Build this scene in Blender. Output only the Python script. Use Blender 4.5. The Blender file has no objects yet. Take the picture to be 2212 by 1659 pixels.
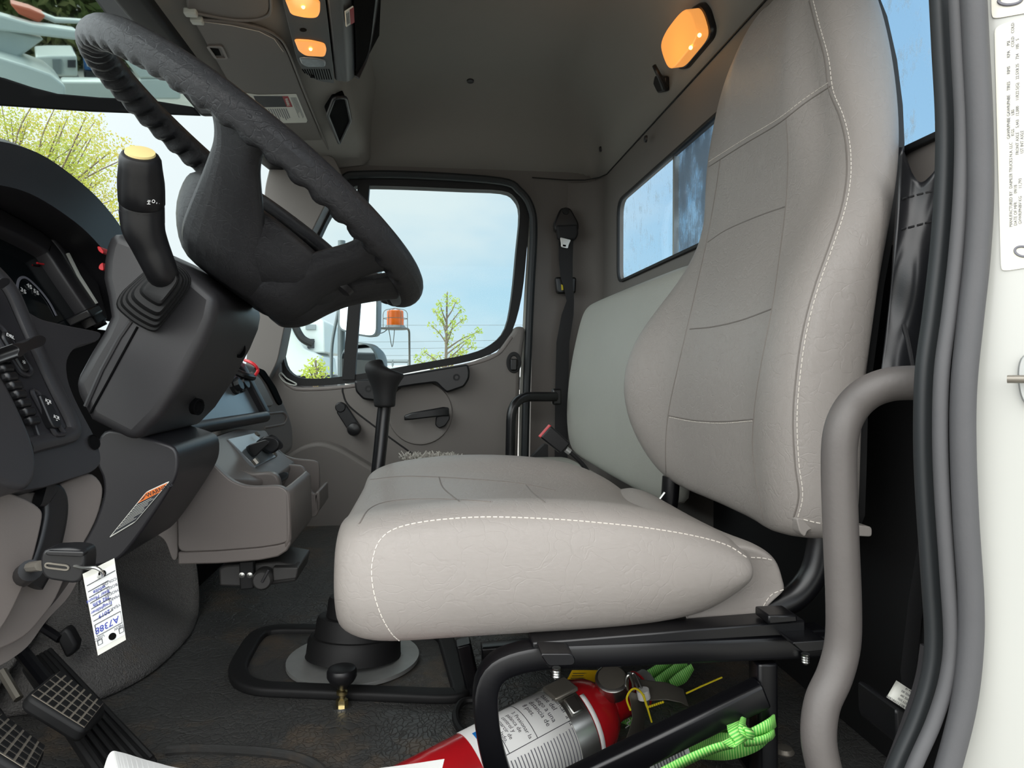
import bpy, bmesh, math, random
from mathutils import Vector, Matrix
from mathutils.bvhtree import BVHTree
random.seed(7)
V = Vector
sin, cos, pi = math.sin, math.cos, math.pi
scene = bpy.context.scene
COL = scene.collection
# ------------------------------------------------------------------ camera and picture measurements
# axes: x = towards the rear of the truck, y = towards the passenger side, z = up, cab floor at z = 0
ZC = 0.47
F, CX, CY = 1500.0, 1106.0, 829.5
PSI, TH = math.atan(181 / 1500), math.radians(1.15)
FWD = V((sin(PSI) * cos(TH), cos(PSI) * cos(TH), -sin(TH)))
RGT = V((cos(PSI), -sin(PSI), 0))
UPV = RGT.cross(FWD)
CAM = V((0, 0, ZC))
cam_d = bpy.data.cameras.new('camera'); cam = bpy.data.objects.new('camera', cam_d); COL.objects.link(cam)
cam_d.sensor_fit = 'HORIZONTAL'; cam_d.sensor_width = 36; cam_d.lens = F / 2212 * 36; cam_d.clip_start = 0.02; cam_d.clip_end = 500
cam.matrix_world = Matrix.Translation(CAM) @ Matrix((RGT, UPV, -FWD)).transposed().to_4x4()
scene.camera = cam
def ray(u, v): return FWD + RGT * ((u - CX) / F) + UPV * ((CY - v) / F)
def P(u, v, Y):
    d = ray(u, v); return CAM + d * (Y / d.y)
def PX(u, v, X):
    d = ray(u, v); return CAM + d * (X / d.x)
def PZ(u, v, z):
    d = ray(u, v); return CAM + d * ((z - ZC) / d.z)
def PP(u, v, p0, n):
    d = ray(u, v); n = V(n); return CAM + d * ((V(p0) - CAM).dot(n) / d.dot(n))
def W(x, y, z): return V((x, y, z + ZC))           # z measured from the lens height
# ------------------------------------------------------------------ materials
def lin(c):
    return tuple(((x / 255) / 12.92 if x / 255 <= .04045 else ((x / 255 + .055) / 1.055) ** 2.4) for x in c) + (1,)
class NT:
    def __init__(s, mat): s.t = mat.node_tree; s.n = s.t.nodes; s.l = s.t.links
    def add(s, kind, **kw):
        nd = s.n.new(kind)
        for k, v in kw.items():
            if hasattr(nd, k) and not k[0].isupper(): setattr(nd, k, v)
            else: nd.inputs[k.replace('_', ' ')].default_value = v
        return nd
    def link(s, a, b): s.l.new(a, b)
def mat(name, col, rough=.5, metal=0, spec=.5, bump=0, bscale=200, var=0, vscale=8, kind='noise', coat=0, col2=None, dscale=3, dthr=.55, emit=0, bdist=.002):
    m = bpy.data.materials.new(name); m.use_nodes = True
    g = NT(m); b = g.n['Principled BSDF']
    b.inputs['Base Color'].default_value = lin(col); b.inputs['Roughness'].default_value = rough
    b.inputs['Metallic'].default_value = metal; b.inputs['Specular IOR Level'].default_value = spec
    if coat: b.inputs['Coat Weight'].default_value = coat; b.inputs['Coat Roughness'].default_value = .1
    tc = None
    if bump or var or col2: tc = g.add('ShaderNodeTexCoord')
    if var or col2:
        n = g.add('ShaderNodeTexNoise', Scale=vscale, Detail=5.0, Roughness=.6); g.link(tc.outputs['Object'], n.inputs['Vector'])
        mx = g.add('ShaderNodeMix', data_type='RGBA')
        lo = [x * (1 - var) for x in lin(col)[:3]] + [1]; hi = [min(1, x * (1 + var)) for x in lin(col)[:3]] + [1]
        mx.inputs[6].default_value = lo; mx.inputs[7].default_value = hi
        g.link(n.outputs['Fac'], mx.inputs[0]); out = mx.outputs[2]
        if col2:
            n2 = g.add('ShaderNodeTexNoise', Scale=dscale, Detail=8.0, Roughness=.7); g.link(tc.outputs['Object'], n2.inputs['Vector'])
            rp = g.add('ShaderNodeMapRange'); rp.inputs[1].default_value = dthr; rp.inputs[2].default_value = dthr + .22
            g.link(n2.outputs['Fac'], rp.inputs[0])
            m2 = g.add('ShaderNodeMix', data_type='RGBA'); g.link(rp.outputs[0], m2.inputs[0]); g.link(out, m2.inputs[6]); m2.inputs[7].default_value = lin(col2); out = m2.outputs[2]
        g.link(out, b.inputs['Base Color'])
    if bump:
        bp = g.add('ShaderNodeBump', Strength=bump, Distance=bdist)
        if kind == 'noise':
            n = g.add('ShaderNodeTexNoise', Scale=bscale, Detail=4.0); g.link(tc.outputs['Object'], n.inputs['Vector']); g.link(n.outputs['Fac'], bp.inputs['Height'])
        elif kind == 'leather':
            n = g.add('ShaderNodeTexVoronoi', Scale=bscale, feature='DISTANCE_TO_EDGE'); nn = g.add('ShaderNodeTexNoise', Scale=bscale * .12, Detail=5.0)
            ad = g.add('ShaderNodeMix', data_type='VECTOR'); ad.inputs[0].default_value = .12
            g.link(tc.outputs['Object'], ad.inputs[4]); g.link(nn.outputs['Color'], ad.inputs[5]); g.link(ad.outputs[1], n.inputs['Vector'])
            mr = g.add('ShaderNodeMapRange'); mr.inputs[2].default_value = .12; g.link(n.outputs['Distance'], mr.inputs[0])
            ma = g.add('ShaderNodeMath', operation='MULTIPLY_ADD'); g.link(nn.outputs['Fac'], ma.inputs[0]); ma.inputs[1].default_value = 2.0; g.link(mr.outputs[0], ma.inputs[2])
            v2 = g.add('ShaderNodeTexVoronoi', Scale=bscale * .11, feature='DISTANCE_TO_EDGE'); a2 = g.add('ShaderNodeMix', data_type='VECTOR'); a2.inputs[0].default_value = .22
            n3 = g.add('ShaderNodeTexNoise', Scale=bscale * .05, Detail=3.0); g.link(tc.outputs['Object'], n3.inputs['Vector']); g.link(tc.outputs['Object'], a2.inputs[4]); g.link(n3.outputs['Color'], a2.inputs[5]); g.link(a2.outputs[1], v2.inputs['Vector'])
            r2 = g.add('ShaderNodeMapRange'); r2.inputs[2].default_value = .05; g.link(v2.outputs['Distance'], r2.inputs[0])
            m3 = g.add('ShaderNodeMath', operation='MULTIPLY_ADD'); g.link(r2.outputs[0], m3.inputs[0]); m3.inputs[1].default_value = .9; g.link(ma.outputs[0], m3.inputs[2])
            g.link(m3.outputs[0], bp.inputs['Height'])
        g.link(bp.outputs['Normal'], b.inputs['Normal'])
    if emit:
        b.inputs['Emission Color'].default_value = lin(col); b.inputs['Emission Strength'].default_value = emit
    return m
def glass(name, tint=(235, 245, 245), refl=.06, rough=.0, dirt=0, dcol=(215, 220, 222), dscale=30, dthr=.6):
    m = bpy.data.materials.new(name); m.use_nodes = True; g = NT(m); g.n.remove(g.n['Principled BSDF'])
    out = g.n['Material Output']; tr = g.add('ShaderNodeBsdfTransparent'); tr.inputs[0].default_value = lin(tint)
    gl = g.add('ShaderNodeBsdfGlossy', Roughness=rough); mx = g.add('ShaderNodeMixShader'); mx.inputs[0].default_value = refl
    g.link(tr.outputs[0], mx.inputs[1]); g.link(gl.outputs[0], mx.inputs[2]); last = mx
    if dirt:
        tc = g.add('ShaderNodeTexCoord'); mp = g.add('ShaderNodeMapping'); mp.inputs['Scale'].default_value = (1, 1, .45)
        n = g.add('ShaderNodeTexNoise', Scale=dscale, Detail=6.0, Roughness=.75); g.link(tc.outputs['Object'], mp.inputs[0]); g.link(mp.outputs[0], n.inputs['Vector'])
        rp = g.add('ShaderNodeMapRange'); rp.inputs[1].default_value = dthr; rp.inputs[2].default_value = dthr + .12; rp.inputs[4].default_value = dirt
        g.link(n.outputs['Fac'], rp.inputs[0]); df = g.add('ShaderNodeBsdfDiffuse'); df.inputs[0].default_value = lin(dcol); tl = g.add('ShaderNodeBsdfTranslucent'); tl.inputs[0].default_value = lin(dcol)
        md = g.add('ShaderNodeMixShader'); g.link(df.outputs[0], md.inputs[1]); g.link(tl.outputs[0], md.inputs[2])
        m3 = g.add('ShaderNodeMixShader'); g.link(rp.outputs[0], m3.inputs[0]); g.link(mx.outputs[0], m3.inputs[1]); g.link(md.outputs[0], m3.inputs[2]); last = m3
    g.link(last.outputs[0], out.inputs[0]); return m
# ------------------------------------------------------------------ objects
OFF = {}
def thing(name, label, cat, loc=(0, 0, 0), group=None, kind=None):
    o = bpy.data.objects.new(name, None); COL.objects.link(o); o.location = loc; o.empty_display_size = .05
    OFF[o.name] = V(loc); tag(o, label, cat, group, kind); return o
def tag(o, label=None, cat=None, group=None, kind=None):
    if label: o['label'] = label
    if cat: o['category'] = cat
    if group: o['group'] = group
    if kind: o['kind'] = kind
    return o
def mk(name, verts, faces, m, parent=None, smooth=True, bevel=0, seg=2, sub=0, sharp=35, loc=None, label=None, kind=None, flip=True, solid=0):
    off = OFF[parent.name] if parent else V(loc or (0, 0, 0))
    me = bpy.data.meshes.new(name); me.from_pydata([tuple(V(v) - off) for v in verts], [], faces)
    bm = bmesh.new(); bm.from_mesh(me)
    if flip: bmesh.ops.recalc_face_normals(bm, faces=bm.faces)
    bm.to_mesh(me); bm.free()
    if smooth:
        for p in me.polygons: p.use_smooth = True
        if not sub: me.set_sharp_from_angle(angle=math.radians(sharp))
    o = bpy.data.objects.new(name, me); COL.objects.link(o)
    if isinstance(m, (list, tuple)):
        for x in m: me.materials.append(x)
    else: me.materials.append(m)
    if parent: o.parent = parent
    else: o.location = off
    OFF[o.name] = off
    if solid:
        d = o.modifiers.new('solid', 'SOLIDIFY'); d.thickness = solid; d.offset = 0
    if bevel:
        d = o.modifiers.new('bevel', 'BEVEL'); d.width = bevel; d.segments = seg; d.limit_method = 'ANGLE'; d.angle_limit = math.radians(38); d.use_clamp_overlap = True
        if smooth: me.set_sharp_from_angle(angle=math.radians(80))
    if sub:
        d = o.modifiers.new('sub', 'SUBSURF'); d.levels = sub; d.render_levels = sub
    if label: o['label'] = label
    if kind: o['kind'] = kind
    return o
class MB:
    """collects pieces of one part"""
    def __init__(s): s.v = []; s.f = []
    def add(s, vf):
        b = len(s.v); s.v += [V(x) for x in vf[0]]; s.f += [tuple(b + i for i in f) for f in vf[1]]; return s
    def mk(s, name, m, parent=None, **k): return mk(name, s.v, s.f, m, parent, **k)
# ------------------------------------------------------------------ shapes -> (verts, faces)
def cr(pts, n=6, closed=False):
    pts = [V(p) for p in pts]; out = []; N = len(pts)
    rng = range(N if closed else N - 1)
    for i in rng:
        if closed: a, b, c, d = pts[i - 1], pts[i], pts[(i + 1) % N], pts[(i + 2) % N]
        else:
            b, c = pts[i], pts[i + 1]; a = pts[i - 1] if i > 0 else b * 2 - c; d = pts[i + 2] if i + 2 < N else c * 2 - b
        for k in range(n):
            t = k / n
            out.append(.5 * ((2 * b) + (c - a) * t + (2 * a - 5 * b + 4 * c - d) * t * t + (3 * b - a - 3 * c + d) * t ** 3))
    if not closed: out.append(pts[-1])
    return out
def crs(vals, n):
    return [x.x for x in cr([V((v, 0, 0)) for v in vals], n)]
def rnd(pts, r, n=4, closed=True):
    pts = [V(p) for p in pts]; out = []; N = len(pts)
    for i in range(N):
        if not closed and i in (0, N - 1): out.append(pts[i]); continue
        p, a, b = pts[i], pts[i - 1], pts[(i + 1) % N]
        rr = r[i] if isinstance(r, (list, tuple)) else r
        ra = min(rr, (a - p).length * .48); rb = min(rr, (b - p).length * .48)
        s, e = p + (a - p).normalized() * ra, p + (b - p).normalized() * rb
        for k in range(n + 1):
            t = k / n; out.append(s * (1 - t) ** 2 + p * 2 * t * (1 - t) + e * t * t)
    return out
def frames(path, closed=False, up=None):
    N = len(path); T = []
    for i in range(N):
        a = path[i - 1] if (i > 0 or closed) else path[i]; b = path[(i + 1) % N] if (i < N - 1 or closed) else path[i]
        d = b - a
        T.append(d.normalized() if d.length > 1e-9 else V((0, 0, 1)))
    fr = []
    if up is not None:
        up = V(up)
        for t in T:
            s = t.cross(up); s = s.normalized() if s.length > 1e-6 else V((1, 0, 0)); fr.append((s, s.cross(t).normalized()))
        return fr
    n = V((0, 0, 1)) if abs(T[0].z) < .9 else V((1, 0, 0))
    n = (n - T[0] * n.dot(T[0])).normalized()
    for i in range(N):
        n = (n - T[i] * n.dot(T[i])); n = n.normalized() if n.length > 1e-6 else V((1, 0, 0))
        fr.append((n, T[i].cross(n)))
    return fr
def sweep(path, prof, closed=False, up=None, cap=True, scale=None):
    path = [V(p) for p in path]; fr = frames(path, closed, up); k = len(prof); v = []; f = []
    for i, p in enumerate(path):
        s = scale[i] if scale else 1
        for (a, b) in prof: v.append(p + fr[i][0] * a * s + fr[i][1] * b * s)
    n = len(path)
    for i in range(n if closed else n - 1):
        j = (i + 1) % n
        for q in range(k):
            r = (q + 1) % k; f.append((i * k + q, i * k + r, j * k + r, j * k + q))
    if cap and not closed: f.append(tuple(range(k))[::-1]); f.append(tuple((n - 1) * k + q for q in range(k)))
    return v, f
def circ(r, n=14, rx=None): return [(r * cos(2 * pi * i / n), (rx or r) * sin(2 * pi * i / n)) for i in range(n)]
def rect(w, h, r=0, n=3):
    p = [V((-w / 2, -h / 2, 0)), V((w / 2, -h / 2, 0)), V((w / 2, h / 2, 0)), V((-w / 2, h / 2, 0))]
    return [(q.x, q.y) for q in (rnd(p, r, n) if r else p)]
def tube(path, r, n=14, closed=False, dome=True):
    if isinstance(r, (int, float)): return sweep(path, circ(r, n), closed)
    return sweep(path, circ(1, n), closed, scale=r)
def loft(loops, cap=True, closed=False):
    v = []; f = []; k = len(loops[0])
    for L in loops: v += [V(p) for p in L]
    n = len(loops)
    for i in range(n if closed else n - 1):
        j = (i + 1) % n
        for q in range(k):
            r = (q + 1) % k; f.append((i * k + q, i * k + r, j * k + r, j * k + q))
    if cap and not closed: f.append(tuple(range(k))[::-1]); f.append(tuple((n - 1) * k + q for q in range(k)))
    return v, f
def prism(loop, vec):
    vec = V(vec); return loft([loop, [V(p) + vec for p in loop]])
def pxp(pts, Y0, Y1, r=0, n=4):
    """outline measured in the picture, standing at depth Y0, reaching back along y to Y1"""
    L = [P(u, v, Y0) for u, v in pts]
    if r: L = rnd(L, r, n)
    return prism(L, (0, Y1 - Y0, 0))
def plate(outer, holes, vec):
    """flat plate with holes (loops in one plane) thickened by vec"""
    bm = bmesh.new(); ed = []
    for L in [outer] + holes:
        vs = [bm.verts.new(p) for p in L]
        ed += [bm.edges.new((vs[i], vs[(i + 1) % len(vs)])) for i in range(len(vs))]
    bmesh.ops.triangle_fill(bm, use_beauty=True, use_dissolve=False, edges=ed)
    bm.verts.index_update(); v = [x.co.copy() for x in bm.verts]; fs = [tuple(x.index for x in f.verts) for f in bm.faces]; bm.free()
    n = len(v); vec = V(vec); vv = v + [p + vec for p in v]; ff = list(fs) + [tuple(i + n for i in f)[::-1] for f in fs]
    b = 0
    for L in [outer] + holes:
        k = len(L)
        for i in range(k): a, c = b + i, b + (i + 1) % k; ff.append((a, c, c + n, a + n))
        b += k
    return vv, ff
def lathe(o, ax, prof, n=24, ref=None, cap=True):
    o, ax = V(o), V(ax).normalized(); r0 = V(ref) if ref else (V((0, 0, 1)) if abs(ax.z) < .9 else V((1, 0, 0)))
    a = (r0 - ax * r0.dot(ax)).normalized(); b = ax.cross(a)
    return loft([[o + ax * h + (a * cos(2 * pi * i / n) + b * sin(2 * pi * i / n)) * r for i in range(n)] for r, h in prof], cap)
def box(c, s, R=None, taper=1):
    c = V(c); v = []
    for z in (-1, 1):
        for x, y in ((-1, -1), (1, -1), (1, 1), (-1, 1)):
            k = taper if z > 0 else 1
            p = V((x * s[0] / 2 * k, y * s[1] / 2 * k, z * s[2] / 2)); v.append(c + (R @ p if R else p))
    return v, [(3, 2, 1, 0), (4, 5, 6, 7), (0, 1, 5, 4), (1, 2, 6, 5), (2, 3, 7, 6), (3, 0, 4, 7)]
def basis(x, y, z=None):
    x, y = V(x).normalized(), V(y); y = (y - x * y.dot(x)).normalized(); return Matrix((x, y, x.cross(y))).transposed()
def ball(c, r, n=14, m=8, s=(1, 1, 1)):
    c = V(c)
    return lathe_local(c, [(r * sin(pi * k / m), -r * cos(pi * k / m)) for k in range(m + 1)], n, s)
def lathe_local(c, prof, n, s):
    v, f = loft([[V((max(a, 1e-5) * cos(2 * pi * i / n), max(a, 1e-5) * sin(2 * pi * i / n), h)) for i in range(n)] for a, h in prof])
    return [c + V((p.x * s[0], p.y * s[1], p.z * s[2])) for p in v], f
FONT_CACHE = {}
def text(s, o, xd, yd, size, m, parent, name='lettering', th=.0003, align='LEFT', shear=0, space=1):
    c = bpy.data.curves.new('t', 'FONT'); c.body = s; c.size = size; c.extrude = th; c.align_x = align; c.align_y = 'CENTER'; c.resolution_u = 2; c.shear = shear; c.space_character = space
    t = bpy.data.objects.new('t', c); COL.objects.link(t); bpy.context.view_layer.update()
    me = bpy.data.meshes.new_from_object(t.evaluated_get(bpy.context.evaluated_depsgraph_get()))
    B = basis(xd, yd); v = [V(o) + B @ p.co for p in me.vertices]; f = [tuple(p.vertices) for p in me.polygons]
    bpy.data.objects.remove(t); bpy.data.curves.remove(c); bpy.data.meshes.remove(me)
    return mk(name, v, f, m, parent, smooth=False, flip=False)
# marks that follow a surface: measured paths dropped onto the real surface
BV = {}
def bvh(o):
    if o.name not in BV:
        bpy.context.view_layer.update(); dg = bpy.context.evaluated_depsgraph_get(); ev = o.evaluated_get(dg); me = ev.to_mesh()
        BV[o.name] = BVHTree.FromPolygons([o.matrix_world @ v.co for v in me.vertices], [tuple(p.vertices) for p in me.polygons]); ev.to_mesh_clear()
    return BV[o.name]
def onto(o, u, v, eps=.0):
    d = ray(u, v).normalized(); h = bvh(o).ray_cast(CAM, d)
    if h[0] is None: return None
    n = h[1] if h[1].dot(d) < 0 else -h[1]
    return h[0] + n * eps, n
def seam(o, path, name, m, parent, r=.001, eps=.0002, dash=None, n=10, flat=.5):
    pts = cr([V((u, v, 0)) for u, v in path], n); hits = []
    for q in pts:
        h = onto(o, q.x, q.y, eps)
        if h: hits.append(h[0])
    if len(hits) < 2: return None
    if not dash: return mk(name, *tube(hits, r, 6), m, parent)
    # resample by length, lay short stitches
    L = [0]
    for a, b in zip(hits, hits[1:]): L.append(L[-1] + (b - a).length)
    def at(s):
        for i in range(len(L) - 1):
            if L[i + 1] >= s: t = (s - L[i]) / max(1e-9, L[i + 1] - L[i]); return hits[i].lerp(hits[i + 1], t)
        return hits[-1]
    mb = MB(); s = 0
    while s + dash < L[-1]:
        mb.add(tube([at(s), at(s + dash * .35), at(s + dash * .7)], r, 5)); s += dash
    return mb.mk(name, m, parent)
def grid(fn, nu, nv):
    v = [fn(i / nu, j / nv) for j in range(nv + 1) for i in range(nu + 1)]
    f = [(j * (nu + 1) + i, j * (nu + 1) + i + 1, (j + 1) * (nu + 1) + i + 1, (j + 1) * (nu + 1) + i) for j in range(nv) for i in range(nu)]
    return v, f
# ------------------------------------------------------------------ palette
M = {}
M['leather'] = mat('warm grey leather', (149, 143, 138), .37, spec=.5, bump=.34, bscale=260, kind='leather', var=.05, vscale=6, bdist=.0012)
M['leather2'] = mat('bench grey vinyl', (168, 168, 160), .40, spec=.5, bump=.3, bscale=260, kind='leather', var=.05, vscale=6, bdist=.001)
M['crease'] = mat('seam shadow leather', (112, 106, 101), .6)
M['thread'] = mat('pale stitching thread', (214, 207, 198), .7)
M['trim'] = mat('taupe grey moulded plastic', (112, 105, 101), .42, spec=.5, bump=.12, bscale=900, bdist=.0005)
M['trimd'] = mat('taupe grey interior panel', (110, 105, 101), .55, spec=.35, bump=.12, bscale=900, bdist=.0005)
M['liner'] = mat('grey headliner', (140, 136, 131), .9, spec=.15, bump=.15, bscale=1200, var=.05, vscale=4, bdist=.0004)
M['dash'] = mat('charcoal dashboard plastic', (45, 44, 46), .42, spec=.5, bump=.12, bscale=1100, var=.06, vscale=20, bdist=.0004)
M['dash2'] = mat('dark charcoal plastic', (38, 37, 40), .4, spec=.5, bump=.1, bscale=1100, bdist=.0004)
M['black'] = mat('black plastic', (21, 21, 23), .38, spec=.5)
M['blackm'] = mat('matt black rubber', (20, 20, 21), .62, spec=.4, bump=.1, bscale=500, bdist=.0005)
M['blackp'] = mat('black painted steel', (10, 10, 13), .32, spec=.5, var=.1, vscale=30)
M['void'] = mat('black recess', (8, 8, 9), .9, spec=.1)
M['wheel'] = mat('black leather grained wheel', (25, 25, 28), .36, spec=.5, bump=.5, bscale=330, kind='leather', bdist=.001)
M['seal'] = mat('grey rubber seal', (76, 76, 78), .55, spec=.4, bump=.15, bscale=400, var=.12, vscale=25, bdist=.0006)
M['seald'] = mat('dark rubber seal', (36, 39, 41), .5, spec=.4, var=.1, vscale=30)
M['white'] = mat('white cab paint', (178, 179, 174), .3, coat=.5, var=.02, vscale=10)
M['pale'] = mat('pale painted door edge', (188, 190, 182), .45)
M['floor'] = mat('worn black rubber mat', (63, 63, 62), .40, spec=.5, bump=.6, bscale=120, kind='leather', var=.3, vscale=7, col2=(104, 88, 70), dscale=4.5, dthr=.50, bdist=.0012)
M['carpet'] = mat('grey tufted carpet', (104, 102, 100), .95, spec=.1, bump=1, bscale=420, var=.45, vscale=260, col2=(118, 100, 76), dscale=5, dthr=.6, bdist=.004)
M['steel'] = mat('bright zinc steel', (190, 190, 186), .28, metal=1)
M['steeld'] = mat('dull brushed steel', (128, 123, 114), .36, metal=.6, var=.2, vscale=20)
M['alu'] = mat('stained aluminium', (176, 178, 176), .5, metal=.7, var=.2, vscale=25, col2=(96, 82, 64), dscale=22, dthr=.6)
M['brass'] = mat('yellow zinc brass', (200, 182, 130), .28, metal=1)
M['paper'] = mat('white paper', (236, 236, 234), .7)
M['card'] = mat('off white label', (218, 217, 208), .45)
M['ink'] = mat('dark printed ink', (40, 42, 48), .6)
M['inkgrey'] = mat('grey printed ink', (112, 112, 120), .6)
M['inkblue'] = mat('blue ballpoint ink', (48, 62, 160), .6)
M['inkwhite'] = mat('white printed marking', (214, 214, 212), .6)
M['red'] = mat('red gloss enamel', (176, 22, 30), .22, spec=.5, coat=.6, var=.06, vscale=40)
M['redp'] = mat('red plastic', (212, 40, 48), .35)
M['redlabel'] = mat('red label print', (158, 42, 50), .5)
M['orangelabel'] = mat('orange label print', (226, 116, 44), .5)
M['yellow'] = mat('yellow tag card', (232, 190, 20), .5, var=.06, vscale=30)
M['yellowz'] = mat('yellow plastic tie', (226, 206, 40), .35)
M['bluelabel'] = mat('blue pictogram print', (24, 124, 204), .5)
M['cream'] = mat('cream end cap plastic', (226, 204, 140), .45)
M['grab'] = mat('scuffed grey vinyl sleeve', (86, 82, 80), .5, spec=.45, bump=.25, bscale=300, var=.14, vscale=28, col2=(112, 108, 106), dscale=40, dthr=.68, bdist=.0006)
M['screen'] = mat('grey satin steel panel', (150, 156, 160), .3, spec=.6, metal=.6, var=.06, vscale=14)
M['vinyl'] = mat('black glossy vinyl', (24, 25, 28), .32, spec=.5, bump=.15, bscale=700, bdist=.0004)
M['belt'] = mat('black seatbelt webbing', (30, 30, 32), .7, bump=.4, bscale=900, bdist=.0006)
M['glass'] = glass('clear cab glass', (242, 249, 249), .004)
M['glassr'] = glass('dirty rear glass', (240, 248, 252), .04, dirt=.55, dcol=(205, 216, 222), dscale=46, dthr=.56)
M['glassd'] = glass('grimy sliding pane', (205, 218, 226), .05, dirt=.9, dcol=(150, 165, 178), dscale=16, dthr=.42)
M['amber'] = mat('amber lit lens', (255, 168, 84), .25, emit=.72)
M['bulb'] = mat('glowing filament', (255, 214, 120), .3, emit=4.5)
M['clear'] = mat('clear ribbed lens', (132, 140, 146), .15, spec=.6, var=.25, vscale=90)
# ------------------------------------------------------------------ sky and daylight
w = bpy.data.worlds.new('overcast sky'); scene.world = w; w.use_nodes = True
g = NT(w); bg = g.n['Background']; tc = g.add('ShaderNodeTexCoord'); sep = g.add('ShaderNodeSeparateXYZ'); g.link(tc.outputs['Generated'], sep.inputs[0])
rp = g.add('ShaderNodeValToRGB'); g.link(sep.outputs['Z'], rp.inputs[0]); cr_ = rp.color_ramp
cr_.elements[0].position = 0; cr_.elements[0].color = (.76, .89, .96, 1); cr_.elements[1].position = .75; cr_.elements[1].color = (.36, .58, .86, 1)
e = cr_.elements.new(.09); e.color = (.56, .81, .97, 1); e = cr_.elements.new(.3); e.color = (.44, .69, .93, 1)
def madd(a, k, b):
    n = g.add('ShaderNodeMath', operation='MULTIPLY_ADD'); g.link(a, n.inputs[0]); n.inputs[1].default_value = k
    if isinstance(b, (int, float)): n.inputs[2].default_value = b
    else: g.link(b, n.inputs[2])
    return n.outputs[0]
mp = g.add('ShaderNodeMapping'); mp.inputs['Scale'].default_value = (1, 1, 2.6); g.link(tc.outputs['Generated'], mp.inputs[0])
nz = g.add('ShaderNodeTexNoise', Scale=2.3, Detail=7.0, Roughness=.52); g.link(mp.outputs[0], nz.inputs['Vector'])
f1 = madd(sep.outputs['X'], -.80, nz.outputs['Fac']); f2 = madd(sep.outputs['Z'], .55, f1)
mr = g.add('ShaderNodeMapRange', interpolation_type='SMOOTHSTEP'); mr.inputs[1].default_value = .30; mr.inputs[2].default_value = .76; g.link(f2, mr.inputs[0])
mx = g.add('ShaderNodeMix', data_type='RGBA'); g.link(mr.outputs[0], mx.inputs[0]); g.link(rp.outputs[0], mx.inputs[6]); mx.inputs[7].default_value = (.93, .98, 1.0, 1)
dot = g.add('ShaderNodeVectorMath', operation='DOT_PRODUCT'); g.link(tc.outputs['Generated'], dot.inputs[0]); dot.inputs[1].default_value = V((-.12, -.80, .58)).normalized()
mxx = g.add('ShaderNodeMath', operation='MAXIMUM'); g.link(dot.outputs['Value'], mxx.inputs[0]); mxx.inputs[1].default_value = 0
pw = g.add('ShaderNodeMath', operation='POWER'); g.link(mxx.outputs[0], pw.inputs[0]); pw.inputs[1].default_value = 2.2
sc = g.add('ShaderNodeVectorMath', operation='SCALE'); sc.inputs[0].default_value = (1.0, .975, .94); g.link(madd(pw.outputs[0], 3.6, 0.0), sc.inputs['Scale'])
d2 = g.add('ShaderNodeVectorMath', operation='DOT_PRODUCT'); g.link(tc.outputs['Generated'], d2.inputs[0]); d2.inputs[1].default_value = V((-.80, -.10, .60)).normalized()
m2 = g.add('ShaderNodeMath', operation='MAXIMUM'); g.link(d2.outputs['Value'], m2.inputs[0]); m2.inputs[1].default_value = 0
p2 = g.add('ShaderNodeMath', operation='POWER'); g.link(m2.outputs[0], p2.inputs[0]); p2.inputs[1].default_value = 3.5
s2 = g.add('ShaderNodeVectorMath', operation='SCALE'); s2.inputs[0].default_value = (.93, .98, 1.0); g.link(madd(p2.outputs[0], 2.0, 0.0), s2.inputs['Scale'])
a2_ = g.add('ShaderNodeVectorMath', operation='ADD'); g.link(s2.outputs[0], a2_.inputs[0]); g.link(sc.outputs[0], a2_.inputs[1])
ad = g.add('ShaderNodeVectorMath', operation='ADD'); g.link(mx.outputs[2], ad.inputs[0]); g.link(a2_.outputs[0], ad.inputs[1])
g.link(ad.outputs[0], bg.inputs[0]); bg.inputs[1].default_value = 1.0
scene.view_settings.view_transform = 'Standard'; scene.view_settings.look = 'None'; scene.view_settings.exposure = 0; scene.view_settings.gamma = 1
# ------------------------------------------------------------------ cab shell
YN, YF, XR = .38, 2.28, .56
def structure(o): return tag(o, kind='structure')
# floor with a shallow well
structure(mk('floor', *box(W(-.24, (YN + YF) / 2, -.485), (1.75, YF - YN + .1, .03)), M['floor'], loc=(0, 0, 0)))
# rear wall with wide window
wl = PX(1338, 560, XR).y; wbz = (PX(1340, 612, XR).z + PX(2037, 283, XR).z) / 2; wtz = (PX(1349, 428, XR).z + PX(1500, 292, XR).z) / 2
win = rnd([V((XR, wl, wbz)), V((XR, .58, wbz)), V((XR, .58, wtz)), V((XR, wl, wtz))], .045, 5)
structure(mk('wall_rear', *plate([W(XR, YF, -.47), W(XR, YN, -.47), W(XR, YN, .86), W(XR, YF, .86)], [win], (.012, 0, 0)), M['trimd'], sharp=30))
fr = [p + V((-.004, 0, 0)) for p in win]
wt = structure(mk('trim_1', *sweep(fr, rect(.008, .008, .002), closed=True, up=(1, 0, 0)), M['blackm']))
lip = [V((XR, y, z)) for y, z in ((wl + .06, wbz - .055), (.5, wbz - .055))]
structure(mk('trim_2', *sweep(rnd([W(XR - .006, 2.1, wbz - ZC - .06), W(XR - .006, .45, wbz - ZC - .06)], 0), rect(.02, .012, .004), up=(1, 0, 0)), M['trimd']))
ys = PX(1476, 480, XR + .03).y
def pane(y0, y1, x): return loft([[V((x, y0, wbz - .03)), V((x, y1, wbz - .03)), V((x, y1, wtz + .03)), V((x, y0, wtz + .03))], [V((x + .004, y0, wbz - .03)), V((x + .004, y1, wbz - .03)), V((x + .004, y1, wtz + .03)), V((x + .004, y0, wtz + .03))]])
wr = thing('window_1', None, None, (XR + .03, 1.3, wbz), kind='structure')
mk('fixed_pane', *pane(ys, wl + .03, XR + .010), M['glassr'], wr)
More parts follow.
